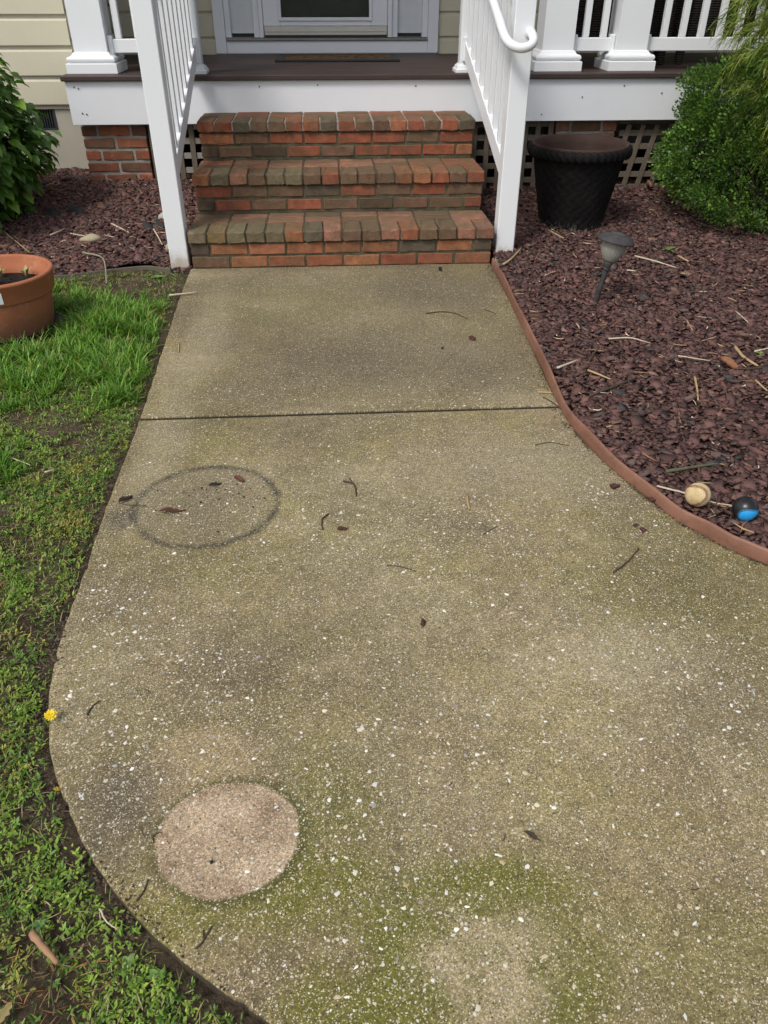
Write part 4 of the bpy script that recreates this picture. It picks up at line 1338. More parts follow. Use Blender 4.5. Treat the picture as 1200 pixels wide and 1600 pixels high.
def ball_point(phi, K=1.0):
    s = math.sin(2 * phi)
    z = 0.0 if abs(s) < 1e-6 else (-1 + math.sqrt(1 + 4 * K * K * s * s)) / (2 * K * s)
    r = math.sqrt(max(0, 1 - z * z))
    return Vector((r * math.cos(phi), r * math.sin(phi), z))
def baseball(name, loc, rot, mat, stitch_mat, label, R=0.0365):
    V, F = [], []
    n, m = 48, 28
    for j in range(m + 1):
        t = math.pi * j / m
        for i in range(n):
            a = 2 * math.pi * i / n
            V.append((R * math.sin(t) * math.cos(a), R * math.sin(t) * math.sin(a), R * math.cos(t)))
    for j in range(m):
        for i in range(n):
            k = (i + 1) % n
            F.append((j * n + i, (j + 1) * n + i, (j + 1) * n + k, j * n + k))
    b = mesh_obj(name, V, F, mat, None, True, loc)
    b.rotation_mode = 'QUATERNION'
    b.rotation_quaternion = rot
    tag(b, label, 'ball')
    N = 400
    C = [ball_point(2 * math.pi * i / N) for i in range(N)]
    # even spacing along the seam
    d = [0.0]
    for i in range(N): d.append(d[-1] + (C[(i + 1) % N] - C[i]).length)
    mb = MB()
    cnt = 88
    for q in range(cnt):
        s = d[-1] * q / cnt
        i = max(0, min(N - 1, int(np.searchsorted(d, s)) - 1))
        p0 = C[i]; t = (C[(i + 1) % N] - C[i]).normalized(); side = p0.cross(t).normalized()
        for sg in (-1, 1):
            a = (p0 + t * 0.018).normalized(); e = (p0 - t * 0.045 + side * sg * 0.15).normalized()
            w = t * 0.026
            rr_ = R * 1.010
            V2 = [(a + w) * rr_, (a - w) * rr_, (e - w) * R * 1.004, (e + w) * R * 1.004]
            V2 += [v * 0.985 for v in V2]
            mb.add(V2, [(0, 1, 2, 3), (0, 4, 5, 1), (1, 5, 6, 2), (2, 6, 7, 3), (3, 7, 4, 0)])
    mb.build('stitching', stitch_mat, b)
    return b
t = NT('scuffed_leather', 0.6, 0.35)
c_ = t.mix(t.ramp(t.noise(22, 6, .75), [(.42, 0.0), (.70, 1.0)]), (0.60, 0.49, 0.28), (0.38, 0.26, 0.11))
c_ = t.mix(t.ramp(t.noise(60, 6, .8), [(.62, 0.0), (.75, .7)]), c_, (0.16, 0.10, 0.05))
LEATHER = t.out(c_, None, t.bump(t.noise(120, 4), .2, .002))
t = NT('black_and_blue_ball_cover', 0.32, 0.5)
sp = t.node('ShaderNodeSeparateXYZ'); t.put(sp.inputs[0], t.co())
gz_ = t.math('SUBTRACT', t.math('DIVIDE', sp.outputs[2], 0.0365), t.math('MULTIPLY', t.math('DIVIDE', t.math('MULTIPLY', sp.outputs[0], sp.outputs[1]), 0.0365 ** 2), 2.0))
two = t.mix(t.math('GREATER_THAN', gz_, 0.0), (0.012, 0.012, 0.014), (0.025, 0.33, 0.72))
two = t.mix(t.ramp(t.noise(40, 6, .8), [(.60, 0.0), (.72, .6)]), two, (0.10, 0.11, 0.12))
TWO = t.out(two)
REDST = simple('faded_red_thread', (0.17, 0.038, 0.026), .8, .3, 90)
BLKST = simple('black_thread', (0.01, 0.01, 0.012), .7, .3, 90)
baseball('baseball', (1.068, 1.853, 0.020 + 0.0365 + 0.012), (0.5812, -0.0006, -0.8043, -0.1234), LEATHER, REDST, 'worn cream baseball with faded red stitching lying in the mulch')
baseball('baseball', (1.180, 1.778, 0.020 + 0.0365 + 0.008), (0.2194, 0.8485, 0.1451, 0.4591), TWO, BLKST, 'black and bright blue baseball lying in the mulch')

def stone(loc, s, rot, label, col):
    bm = bmesh.new()
    bmesh.ops.create_icosphere(bm, subdivisions=3, radius=1)
    for v in bm.verts:
        n_ = 1 + 0.10 * math.sin(3 * v.co.x + 2 * v.co.y + loc[0] * 9) + 0.07 * math.sin(5 * v.co.y - 3 * v.co.z) + 0.08 * math.sin(2.5 * v.co.x * 2 + 1)
        v.co *= n_
        v.co = Vector((v.co.x * s[0], v.co.y * s[1], v.co.z * s[2]))
    me = bpy.data.meshes.new('stone'); bm.to_mesh(me); bm.free()
    me.polygons.foreach_set('use_smooth', [True] * len(me.polygons))
    me.materials.append(col)
    o = link(bpy.data.objects.new('stone', me)); o.location = loc; o.rotation_euler = (0, 0, rot)
    tag(o, label, 'stone')
CREAMST = simple('cream_stone', (0.36, 0.32, 0.22), .85, .25, 30, .4, 90, .2)
PALEST = simple('pale_grey_stone', (0.40, 0.40, 0.37), .85, .2, 30, .4, 90, .2)
stone((-1.405, 4.715, float(bed_h(-1.4, 4.71)) + .022), (.062, .034, .026), rad(12), 'oblong cream stone lying on the left mulch bed', CREAMST)
stone((-0.925, 4.60, float(bed_h(-.93, 4.6)) + .02), (.03, .03, .034), rad(50), 'small cream stone against the left newel post', CREAMST)
stone((-1.02, 5.02, float(bed_h(-1.02, 5.02)) + .018), (.035, .03, .03), rad(20), 'pale grey stone behind the left newel post', PALEST)

# black landscape fabric poking out of the mulch
def fabric(loc, L, W, rz, label):
    n, m = 16, 7
    V, F = [], []
    for j in range(m):
        for i in range(n):
            u, w = i / (n - 1) - .5, j / (m - 1) - .5
            edge = 0.25 * math.sin(9 * u + 2) + 0.2 * math.sin(17 * u)
            V.append((u * L, (w * (1 - 1.2 * u * u) + edge * .25) * W, 0.018 + 0.012 * math.sin(11 * u + 4 * w) + 0.010 * math.sin(7 * w + 13 * u) - 0.03 * (abs(w) * 2) ** 3))
    for j in range(m - 1):
        for i in range(n - 1):
            F.append((j * n + i, j * n + i + 1, (j + 1) * n + i + 1, (j + 1) * n + i))
    o = mesh_obj('landscape_fabric', V, F, simple('black_weed_fabric', (0.016, 0.016, 0.017), .75, .3, 50, .4, 200), None, True, loc)
    o.rotation_euler = (0, 0, rz)
    tag(o, label, 'fabric')
fabric((-1.64, 5.16, float(bed_h(-1.64, 5.16))), .24, .16, rad(22), 'crumpled black weed fabric scrap showing on the left mulch bed')
fabric((-1.06, 4.92, float(bed_h(-1.06, 4.92))), .15, .12, rad(10), 'black weed fabric scrap beside the left newel post')

# ------------------------------------------------------------------ twigs, stalks, leaves: single pieces
def twig(pts, r, mat, label, name='twig', zf=None, cat='twig', group=None, fork=None, lift=0.003):
    zf = zf or (lambda x, y: 0.0)
    n = len(pts)
    P = [(x, y_, float(zf(x, y_)) + lift + r + (0.004 * math.sin(i * 2.1) if n > 2 else 0) * (zf is not None and lift > .003)) for i, (x, y_) in enumerate(pts)]
    C = catmull(P, 5) if n > 2 else np.linspace(P[0], P[1], 5)
    C = C + np.concatenate([rng.normal(0, min(r, .003) * .22, (len(C), 2)), np.zeros((len(C), 1))], 1)
    mb = MB()
    R_ = np.linspace(r, r * .6, len(C)) * rng.uniform(.92, 1.08, len(C))
    V, F = tube(C, R_, 6)
    mb.add(V, F)
    if fork:
        Q = [(x, y_, float(zf(x, y_)) + lift + r) for x, y_ in fork]
        V, F = tube(np.linspace(Q[0], Q[1], 4), np.linspace(r * .8, r * .5, 4), 6)
        mb.add(V, F)
    c = C.mean(0)
    o = mb.build(name, mat, None, True)
    o.data.transform(Matrix.Translation((-c[0], -c[1], -c[2]))); o.location = c
    tag(o, label, cat, group)
    return o
W_ = dict(cat='twig', group='twigs lying on the walkway', lift=0.0005)
twig([(0.444, 3.588), (0.525, 3.609), (0.589, 3.579), (0.635, 3.507)], .0028, STICK, 'long thin curved twig on the upper slab near the steps', **W_)
twig([(0.011, 2.1), (0.044, 2.075), (0.049, 2.011)], .0035, STICK, 'forked mossy twig on the concrete right of the dark ring stain', fork=[(0.044, 2.075), (0.030, 2.118)], **W_)
twig([(-0.04, 1.918), (-0.059, 1.889), (-0.057, 1.837)], .0028, STICK, 'short hooked dark twig just right of the dark ring stain', **W_)
twig([(0.396, 1.989), (0.391, 1.914)], .0040, DRY, 'short straw coloured stalk alone in the middle of the lower slab', **W_)
twig([(0.121, 1.66), (0.162, 1.651), (0.199, 1.629)], .0016, STICK, 'hair thin dark twig in the middle of the lower slab', **W_)
twig([(0.737, 1.589), (0.785, 1.625), (0.843, 1.688)], .0032, STICK, 'straight dark twig on the concrete left of the two baseballs', **W_)
twig([(0.683, 2.293), (0.741, 2.308), (0.802, 2.281)], .0018, STICK, 'thin bowed twig on the concrete beside the bend of the brown edging', **W_)
twig([(-0.576, 1.178), (-0.572, 1.199), (-0.558, 1.218)], .0022, STICK, 'small curved dark twig beside the open dandelion', **W_)
twig([(-0.386, 0.748), (-0.377, 0.765), (-0.372, 0.786)], .0020, STICK, 'dark twig left of the pale disc at the walkway edge', **W_)
twig([(-0.271, 0.659), (-0.259, 0.673), (-0.248, 0.696)], .0020, STICK, 'dark crooked twig below the pale disc', fork=[(-.259, .673), (-.262, .69)], **W_)
twig([(-0.693, 3.29), (-0.680, 3.19)], .0035, DRY, 'brown stalk bit on the upper slab near the lawn edge', **W_)
twig([(0.412, 1.787), (0.459, 1.823)], .0014, STICK, 'faint short twig right of the lone straw stalk', **W_)
twig([(0.787, 2.701), (0.845, 2.688)], .0042, DRY, 'tan stalk lying across the concrete against the brown edging', **W_)
twig([(0.74, 3.631), (0.785, 3.566)], .0018, STICK, 'short dark twig on the upper slab near the brown edging', **W_)
twig([(-0.375, 0.860), (-0.379, 0.872), (-0.370, 0.880), (-0.362, 0.878)], .0013, STICK, 'tiny dark curl at the left rim of the pale disc', **W_)
twig([(0.80, 2.66), (0.83, 2.60), (0.842, 2.55)], .0022, STICK, 'dark twig crossing the slab joint by the brown edging', **W_)
twig([(-0.60, 2.0), (-0.64, 2.005), (-0.69, 2.02)], .0014, STICK, 'thin leaf stalk left of the dark ring stain', **W_)
B_ = dict(cat='twig', group='sticks and stalks on the right mulch bed', zf=bed_h, lift=0.014)
twig([(0.957, 2.587), (1.072, 2.652), (1.19, 2.738)], .0055, STICK, 'longest dark stick on the right mulch bed near the edging bend', **B_)
GREENST = simple('mossy_stick', (0.095, 0.10, 0.060), .9, .4, 60, .4, 90, .2)
twig([(1.046, 2.039), (1.144, 2.053), (1.245, 2.078)], .0062, GREENST, 'mossy green stick on the mulch just above the baseballs', **B_)
twig([(1.016, 2.816), (1.08, 2.727)], .0050, DRY, 'tan splinter on the mulch above the longest dark stick', **B_)
twig([(1.42, 2.723), (1.391, 2.626), (1.358, 2.534)], .0048, DRY, 'upright looking tan splinter in the middle of the right mulch bed', **B_)
twig([(1.718, 3.016), (1.701, 2.901), (1.726, 2.821)], .0075, DRY, 'thick bent yellow stalk at the far right of the mulch', **B_)
twig([(0.895, 2.837), (1.005, 2.919)], .0055, PALEDRY, 'pale stalk on the mulch right beside the brown edging', **B_)
twig([(1.2, 3.135), (1.293, 3.122), (1.37, 3.081)], .0040, PALEDRY, 'long pale stalk on the mulch below the solar light', **B_)
twig([(1.05, 2.916), (1.135, 3.053)], .0040, STICK, 'short dark stick on the mulch near the pale edging stalk', **B_)
twig([(0.987, 1.952), (1.052, 1.905), (1.12, 1.866), (1.182, 1.832)], .0034, PALEDRY, 'long dry stem passing behind the cream baseball', **B_)
twig([(1.10, 1.79), (1.16, 1.90)], .0028, STICK, 'thin dark twig between the two baseballs', **B_)
twig([(0.93, 4.15), (0.996, 4.233), (1.087, 4.422)], .0065, DRY, 'bent tan stalk at the foot of the right newel post', **B_)
twig([(1.784, 2.97), (1.92, 3.02)], .0040, PALEDRY, 'pale stalk at the right edge of the mulch above the thick stalk', **B_)
twig([(1.615, 2.784), (1.70, 2.79), (1.80, 2.83)], .0035, STICK, 'dark stem below the thick yellow stalk', **B_)
twig([(1.643, 2.673), (1.652, 2.587)], .0045, DRY, 'tan splinter at the right edge of the mulch below the dark stem', **B_)
twig([(1.431, 2.925), (1.546, 2.871)], .0032, PALEDRY, 'thin pale stalk left of the thick yellow stalk', **B_)
twig([(1.633, 3.34), (1.603, 3.2)], .0035, DRY, 'tan splinter right of the long pale stalk', **B_)
twig([(1.914, 3.44), (1.905, 3.274)], .0035, PALEDRY, 'crooked pale stalk at the right of the mulch', **B_)
twig([(1.698, 4.258), (1.782, 4.158), (1.865, 4.072)], .0050, PALEDRY, 'long pale stalk right of the solar light', **B_)
twig([(2.27, 4.832), (2.374, 4.664)], .0075, STICK, 'brown stick lying under the front of the boxwood', **B_)
twig([(1.942, 4.243), (1.962, 4.146)], .0060, DRY, 'short tan chip between solar light and boxwood', **B_)
twig([(1.318, 4.729), (1.368, 4.56)], .0055, DRY, 'tan stalk at the foot of the black planter', **B_)
twig([(1.579, 4.034), (1.623, 4.02)], .0050, PALEDRY, 'short pale stub right of the solar light lens', **B_)
L_ = dict(cat='twig', group='sticks and stalks on the left mulch bed', zf=bed_h, lift=0.012)
twig([(-1.66, 4.798), (-1.627, 4.824), (-1.596, 4.892)], .0050, PALEDRY, 'bent pale stalk left of the oblong cream stone', **L_)
twig([(-1.547, 4.819), (-1.445, 4.771)], .0045, PALEDRY, 'pale stalk just above the oblong cream stone', **L_)
twig([(-1.328, 4.934), (-1.189, 4.796)], .0052, PALEDRY, 'straight pale stalk right of the cream stone', **L_)
twig([(-1.065, 4.859), (-0.983, 4.647)], .0048, PALEDRY, 'pale stalk leaning towards the left newel post', **L_)
twig([(-1.346, 4.778), (-1.257, 4.745)], .0035, PALEDRY, 'short pale stalk touching the right of the cream stone', **L_)
twig([(-2.117, 5.29), (-1.962, 5.281)], .0060, DRY, 'brown stalk under the left leafy shrub', **L_)
twig([(-1.959, 4.872), (-1.723, 4.577)], .0040, DRY, 'long thin stalk on the left mulch near the pot rim', **L_)
twig([(-1.422, 4.566), (-1.274, 4.424), (-1.165, 4.015)], .0055, simple('grey_dry_stem', (0.27, 0.24, 0.19), .9, .3, 50, .3, 90, .2), 'bent grey stem reaching from the left mulch onto the grass', 'dry_stem', lambda x, y: 0.03, 'twig', lift=0.012)
twig([(-0.835, 3.914), (-0.70, 3.95)], .0055, PALEDRY, 'pale stalk on the walkway edge near the left newel post', 'twig', lambda x, y: 0.0, 'twig', lift=0.004)
G_ = dict(zf=lawn_h, cat='twig', group='sticks in the lawn', lift=0.024)
twig([(-0.549, 0.70), (-0.516, 0.669), (-0.494, 0.652)], .0068, simple('tan_stick', (0.34, 0.20, 0.115), .85, .25, 40, .3, 90, .2), 'short thick tan stick on the lawn at the lower left', **G_)
twig([(-0.496, 0.647), (-0.496, 0.618), (-0.48, 0.579)], .0022, STICK, 'thin dark twig below the thick tan stick', **G_)
twig([(-0.446, 0.738), (-0.431, 0.716), (-0.410, 0.703)], .0020, PALEDRY, 'small white curved stem on the soil below the walkway edge', **G_)
twig([(-1.10, 2.30), (-1.02, 2.25)], .0022, PALEDRY, 'thin straw on the lawn below the bare patch', **G_)
twig([(-0.96, 2.20), (-0.935, 2.225)], .0035, PALEDRY, 'short pale straw on the lawn left of the dark ring stain', **G_)

def dead_leaf(loc, L, W, rz, label, mat=BROWNLEAF, curl=0.35, tilt=(0.0, 0.0), name='fallen_leaf'):
    n, m = 10, 5
    V, F = [], []
    for i in range(n):
        u = i / (n - 1)
        w = W * math.sin(math.pi * min(1, u * 1.02 + .02)) ** .8 * (1 - .25 * u) * (1 + .28 * math.sin(i * 2.7 + L * 300))
        for j in range(m):
            v = j / (m - 1) * 2 - 1
            V.append(((u - .5) * L, v * w / 2 + .02 * L * math.sin(6 * u), curl * W * .5 * v * v + .06 * L * math.sin(4 * u + 1) + .01 * L * math.sin(9 * u + 5 * v) + .05 * L))
    for i in range(n - 1):
        for j in range(m - 1):
            F.append((i * m + j, i * m + j + 1, (i + 1) * m + j + 1, (i + 1) * m + j))
    o = mesh_obj(name, V, F, mat, None, True, loc)
    o.rotation_euler = (tilt[0], tilt[1], rz)
    sm = o.modifiers.new('thickness', 'SOLIDIFY'); sm.thickness = 0.0006
    tag(o, label, 'leaf')
    return o
dead_leaf((-0.512, 1.962, .001), .078, .022, rad(8), 'reddish brown dead leaf inside the dark ring stain')
dead_leaf((-0.668, 2.035, .001), .050, .020, rad(50), 'curled dark leaf left of the dark ring stain', simple('dark_leaf', (0.045, 0.030, 0.022), .7, .3, 50), .9)
dead_leaf((-0.325, 2.128, .001), .040, .024, rad(-30), 'crumpled russet leaf at the top of the ring stain', simple('russet_leaf', (0.11, 0.035, 0.018), .7, .4, 50), .8)
dead_leaf((-0.40, 2.105, .001), .042, .016, rad(25), 'dark leaf scrap near the top of the ring stain', simple('black_leaf', (0.025, 0.018, 0.014), .8, .3, 50), .6)
dead_leaf((0.339, 0.825, .001), .034, .012, rad(-35), 'small brown leaf on the lower right of the walkway', simple('umber_leaf', (0.05, 0.032, 0.024), .75, .3, 50), .3)
dead_leaf((0.002, 1.837, .001), .032, .020, rad(15), 'small brown leaf scrap beside the hooked twig', BROWNLEAF, .5)
dead_leaf((1.60, 2.818, float(bed_h(1.6, 2.82)) + .012), .085, .05, rad(-60), 'curled orange brown leaf below the thick yellow stalk', simple('orange_leaf', (0.22, 0.10, 0.045), .7, .3, 40), .9)
dead_leaf((2.22, 5.58, float(bed_h(2.2, 5.58)) + .03), .11, .075, rad(80), 'brown dead leaf against the tilted lattice', simple('tan_leaf', (0.21, 0.105, 0.065), .7, .3, 40), .5, (rad(50), 0))
dead_leaf((-0.775, 5.0, .11), .10, .055, rad(70), 'brown dead leaf wedged between left railing and steps', simple('tawny_leaf', (0.24, 0.105, 0.06), .7, .3, 40), .8, (rad(20), rad(25)))
dead_leaf((-0.56, 0.58, -0.005), .045, .022, rad(70), 'yellowish leaf on the lawn beside the thin dark twig', simple('yellow_leaf', (0.30, 0.24, 0.10), .7, .25, 40), .4)
# chips kicked onto the concrete
def crumb(loc, s, label, col, sq=.5):
    b = np.array([(sx, sy, sz) for sz in (-1, 1) for sy in (-1, 1) for sx in (-1, 1)], float)
    b = b * rng.uniform(.6, 1.0, (8, 1)) + rng.normal(0, .18, (8, 3))
    b = b * np.array([s, s * .7, s * sq]); b[:, 2] -= b[:, 2].min()
    f = [(0, 2, 3, 1), (4, 5, 7, 6), (0, 1, 5, 4), (2, 6, 7, 3), (0, 4, 6, 2), (1, 3, 7, 5)]
    o = mesh_obj('mulch_chip', b, f, col, None, False, loc); o.rotation_euler = (0, 0, rnd.uniform(0, 6))
    tag(o, label, 'mulch chip', 'mulch chips on the concrete')
MCH = simple('maroon_chip', (0.085, 0.040, 0.033), .85, .3, 60, .4, 120, .2)
crumb((0.875, 2.01, .0005), .014, 'flat maroon chip on the concrete near the edging bend', MCH, .35)
crumb((0.885, 1.775, .0005), .012, 'maroon chip on the concrete left of the cream baseball', MCH, .35)
crumb((0.872, 1.80, .0005), .008, 'small maroon chip beside the one left of the baseball', MCH, .4)
crumb((0.194, 1.421, .0005), .009, 'dark red chip alone in the middle of the lower slab', MCH, .6)
crumb((0.972, 1.925, .0005), .016, 'maroon chip resting against the brown edging', MCH, .4)
crumb((0.62, 3.25, .0005), .014, 'small reddish chip on the upper slab', MCH, .6)
crumb((-0.262, 0.812, .0005), .0035, 'tiny black pellet on the pale disc', BLACK, .9)
crumb((0.60, 4.25, .0005), .012, 'dark crumb at the foot of the brick steps', BLACK, .9)
crumb((0.47, 3.16, .0005), .007, 'dark crumb in the middle of the upper slab', BLACK, .6)

def crumb_field(name, x, y, s0, s1, label, pal):
    n = len(x)
    b = np.array([(1, 0, 0), (-.5, .87, 0), (-.5, -.87, 0), (0, 0, .8)], float)
    s_ = s0 + (s1 - s0) * rng.random(n) ** 2.5
    B = b[None] * s_[:, None, None] * rng.uniform(.5, 1.3, (n, 4, 1))
    a = rng.uniform(0, 6.28, n)
    X = B[..., 0] * np.cos(a)[:, None] - B[..., 1] * np.sin(a)[:, None]; Y = B[..., 0] * np.sin(a)[:, None] + B[..., 1] * np.cos(a)[:, None]
    V = np.stack([X + x[:, None], Y + y[:, None], B[..., 2] + .0004], -1)
    F = (np.array([(0, 1, 3), (1, 2, 3), (2, 0, 3)])[None] + (np.arange(n) * 4)[:, None, None]).reshape(-1, 3)
    o = fast_mesh(name, V, F, CHIP, np.repeat(np.array(pal)[rng.integers(0, len(pal), n)], 4, 0))
    tag(o, label, 'soil', kind='stuff')
_n = 110
_r = .20 * np.sqrt(rng.random(_n)); _a = rng.uniform(0, 6.28, _n)
_x, _y = -.415 + _r * np.cos(_a), 2.0 + _r * np.sin(_a)
_up = rng.random(_n) < .55
_x = np.where(_up, rng.normal(-.38, .07, _n), _x); _y = np.where(_up, rng.normal(2.09, .035, _n), _y)
crumb_field('leaf_crumbs', _x, _y, .0012, .0065, 'dark leaf crumbs scattered inside the ring stain', [(0.03, 0.022, 0.016), (0.06, 0.035, 0.025), (0.045, 0.035, 0.028)])
_i = rng.integers(0, 74, 2600)
_p = CR[_i] + (CR[np.minimum(_i + 1, len(CR) - 1)] - CR[_i]) * rng.random((2600, 1))
_off = np.abs(rng.normal(0, 1, 2600)) * np.where(_p[:, 1] > 2.4, .020, .006) + .004
_T = CR[np.minimum(_i + 1, len(CR) - 1)] - CR[_i]; _T /= np.linalg.norm(_T, axis=1)[:, None]
_q = _p + np.stack([_T[:, 1], -_T[:, 0]], 1) * _off[:, None]
_ok = (rng.random(2600) < .35 + .65 * (hnoise(_q[:, 0] * 3, _q[:, 1] * 3) > .1)) & pip(_q[:, 0], _q[:, 1], WALK_POLY)
crumb_field('edge_dirt', _q[_ok, 0], _q[_ok, 1], .0012, .0060, 'dark dirt and crumbs gathered along the brown edging', [(0.05, 0.035, 0.024), (0.09, 0.05, 0.038), (0.035, 0.027, 0.02), (0.13, 0.10, 0.06), (0.07, 0.08, 0.03)])

_i = rng.integers(0, len(CL) - 24, 1500)
_q = CL[_i] + (CL[_i + 1] - CL[_i]) * rng.random((1500, 1)) + np.stack([np.abs(rng.normal(0, .012, 1500)), np.abs(rng.normal(0, .006, 1500)) * (CL[_i][:, 1] < 1.2)], 1)
_ok = pip(_q[:, 0], _q[:, 1], WALK_POLY) & (rng.random(1500) < .2 + .8 * (hnoise(_q[:, 0] * 2 + 3, _q[:, 1] * 2) > .15))
crumb_field('edge_crumbs', _q[_ok, 0], _q[_ok, 1], .0009, .0042, 'soil crumbs spilled from the lawn onto the walkway edge', [(0.05, 0.037, 0.025), (0.085, 0.06, 0.04), (0.04, 0.03, 0.02), (0.16, 0.12, 0.07)])

def litter(name, n, sampler, zf, lab, lmin, lmax, w, pal, lift=0.012, parent=None, flat=0.12):
    x, y = sampler(n)
    n = len(x)
    L = lmin + (lmax - lmin) * rng.random(n) ** 2.2
    az = rng.uniform(0, 6.283, n); tl = rng.normal(0, flat, n)
    d = np.stack([np.cos(az) * np.cos(tl), np.sin(az) * np.cos(tl), np.sin(tl)], -1)
    s = np.stack([-np.sin(az), np.cos(az), 0 * az], -1)
    u = np.array([0, 0, 1.0])
    c = np.stack([x, y, zf(x, y) + lift * rng.uniform(.5, 1.3, n)], -1)
    ww = (w * rng.uniform(.5, 1.4, n))[:, None]
    bend = (rng.normal(0, .12, n) * L)[:, None]
    pts = []
    for tt, k in ((-.5, .6), (0, 1.0), (.5, .35)):
        m = c + d * (L[:, None] * tt) + s * bend * (1 - 4 * tt * tt)
        pts += [m - s * ww * k, m + u * ww * k, m + s * ww * k]
    V = np.stack(pts, 1)
    f = []
    for a in (0, 3):
        f += [(a, a + 3, a + 4, a + 1), (a + 1, a + 4, a + 5, a + 2)]
    F = (np.array(f)[None] + (np.arange(n) * 9)[:, None, None]).reshape(-1, 4)
    pal = np.array(pal)
    cc = pal[rng.integers(0, len(pal), n)] * rng.uniform(.7, 1.25, n)[:, None]
    o = fast_mesh(name, V, F, STRAW, np.repeat(cc, 9, 0), parent)
    tag(o, lab, 'litter', kind='stuff')
PALS = [(0.42, 0.31, 0.18), (0.34, 0.22, 0.11), (0.50, 0.42, 0.30), (0.22, 0.13, 0.07), (0.30, 0.19, 0.10)]
def lr(n):
    x, y = samp_right(n); ok = pip(x, y, BED_POLY_R) & (poly_dist(x, y, CR) > .02); return x[ok], y[ok]
def ll(n):
    x, y = samp_left(n); ok = pip(x, y, BED_POLY_L) & (poly_dist(x, y, BED_EDGE_L) > .03); return x[ok], y[ok]
litter('straw_litter', 600, lr, bed_h, 'scattered bits of dry straw over the right mulch bed', .010, .075, .0026, PALS, .022)
litter('straw_litter', 420, ll, bed_h, 'scattered bits of dry straw over the left mulch bed', .010, .070, .0026, PALS, .020)
def lw(n):
    x, y = rng.uniform(-.75, 1.3, n), rng.uniform(.45, 4.3, n)
    d = poly_dist(x, y, CR)
    ok = pip(x, y, WALK_POLY) & (poly_dist(x, y, CL) > .02) & (d > .012) & (rng.random(n) < np.where(d < .07, 1.0, .10))
    return x[ok], y[ok]
litter('straw_litter', 1500, lw, lambda x, y: 0 * x, 'fine crumbs and straw bits scattered on the concrete', .004, .026, .0010, [(0.07, 0.05, 0.035), (0.10, 0.06, 0.04), (0.04, 0.03, 0.025), (0.32, 0.23, 0.12)], .0008, None, .02)

# ------------------------------------------------------------------ lawn: grass, low weeds, thatch
def strips(base, az, L, W, lean, curve, prof, cols, nseg):
    """curved leaf strips: base (n,3), heading az, length L, width W, lean from vertical, extra droop"""
    n = len(base)
    lv = nseg + 1
    P = np.zeros((n, lv, 3)); P[:, 0] = base
    ang = lean.copy()
    for k in range(1, lv):
        st = L / nseg
        P[:, k, 0] = P[:, k - 1, 0] + st * np.sin(ang) * np.cos(az)
        P[:, k, 1] = P[:, k - 1, 1] + st * np.sin(ang) * np.sin(az)
        P[:, k, 2] = P[:, k - 1, 2] + st * np.cos(ang)
        ang = ang + curve / nseg
    tw = az + rng.normal(0, .35, n)
    S = np.stack([-np.sin(tw), np.cos(tw), 0 * tw], -1)
    V = np.zeros((n, lv, 2, 3))
    for k in range(lv):
        w = (W * prof[k])[:, None]
        V[:, k, 0] = P[:, k] - S * w; V[:, k, 1] = P[:, k] + S * w
    f = np.array([(2 * k, 2 * k + 1, 2 * k + 3, 2 * k + 2) for k in range(nseg)])
    F = (f[None] + (np.arange(n) * lv * 2)[:, None, None]).reshape(-1, 4)
    g = np.linspace(.88, 1.10, lv)[None, :, None, None]
    C = np.repeat(np.repeat(cols[:, None, None, :], lv, 1), 2, 2) * g
    return V.reshape(-1, 3), F, C.reshape(-1, 3)

def gauss_sum(x, y, items):
    d = np.zeros_like(x)
    for cx, cy, rx, ry, a in items:
        d = np.maximum(d, a * np.exp(-(((x - cx) / rx) ** 2 + ((y - cy) / ry) ** 2)))
    return d
LUSH = [(-1.05, 3.55, .30, .40, 1.0), (-0.92, 3.05, .17, .34, 1.0), (-1.25, 3.1, .30, .38, 1.0), (-1.42, 2.75, .25, .30, .9), (-1.22, 2.18, .17, .26, 1.0), (-1.05, 3.9, .22, .16, .7),
        (-1.6, 4.0, .30, .14, .8), (-1.35, 3.85, .2, .2, .9), (-1.55, 2.3, .3, .4, .9), (-0.85, 2.75, .09, .14, .9), (-0.90, 0.95, .10, .12, .35)]
BARE = [(-1.10, 4.14, .24, .17, .97), (-0.95, 2.55, .22, .07, .85), (-0.88, 4.05, .12, .25, .7), (-1.12, 2.62, .16, .09, .9), (-0.93, 2.42, .10, .12, .85), (-1.06, 2.02, .10, .06, .9), (-0.80, 1.62, .06, .25, .6), (-0.84, 1.25, .08, .07, .7),
        (-0.46, 0.70, .10, .08, .6), (-0.60, 0.56, .06, .06, .7), (-1.02, 1.52, .08, .08, .6)]
def lawn_pts(n):
    y = rng.uniform(.42, 4.34, n)
    n2 = int(n * .22)
    y = np.concatenate([y, rng.uniform(.42, 4.2, n2)])
    x = np.concatenate([rng.uniform(-2.2, -0.15, n), rng.uniform(-2.65, -2.2, n2)])
    lim = -0.62 - 0.30 * y
    ok = (x > lim - .70) & ~pip(x, y, WALK_POLY) & ~pip(x, y, BED_POLY_L)
    x, y = x[ok], y[ok]
    d = poly_dist(x, y, CL)
    de = poly_dist(x, y, BED_EDGE_L)
    in_pot = np.hypot(x + 1.505, y - 3.533) < .215
    return x[~in_pot], y[~in_pot], d[~in_pot], de[~in_pot]
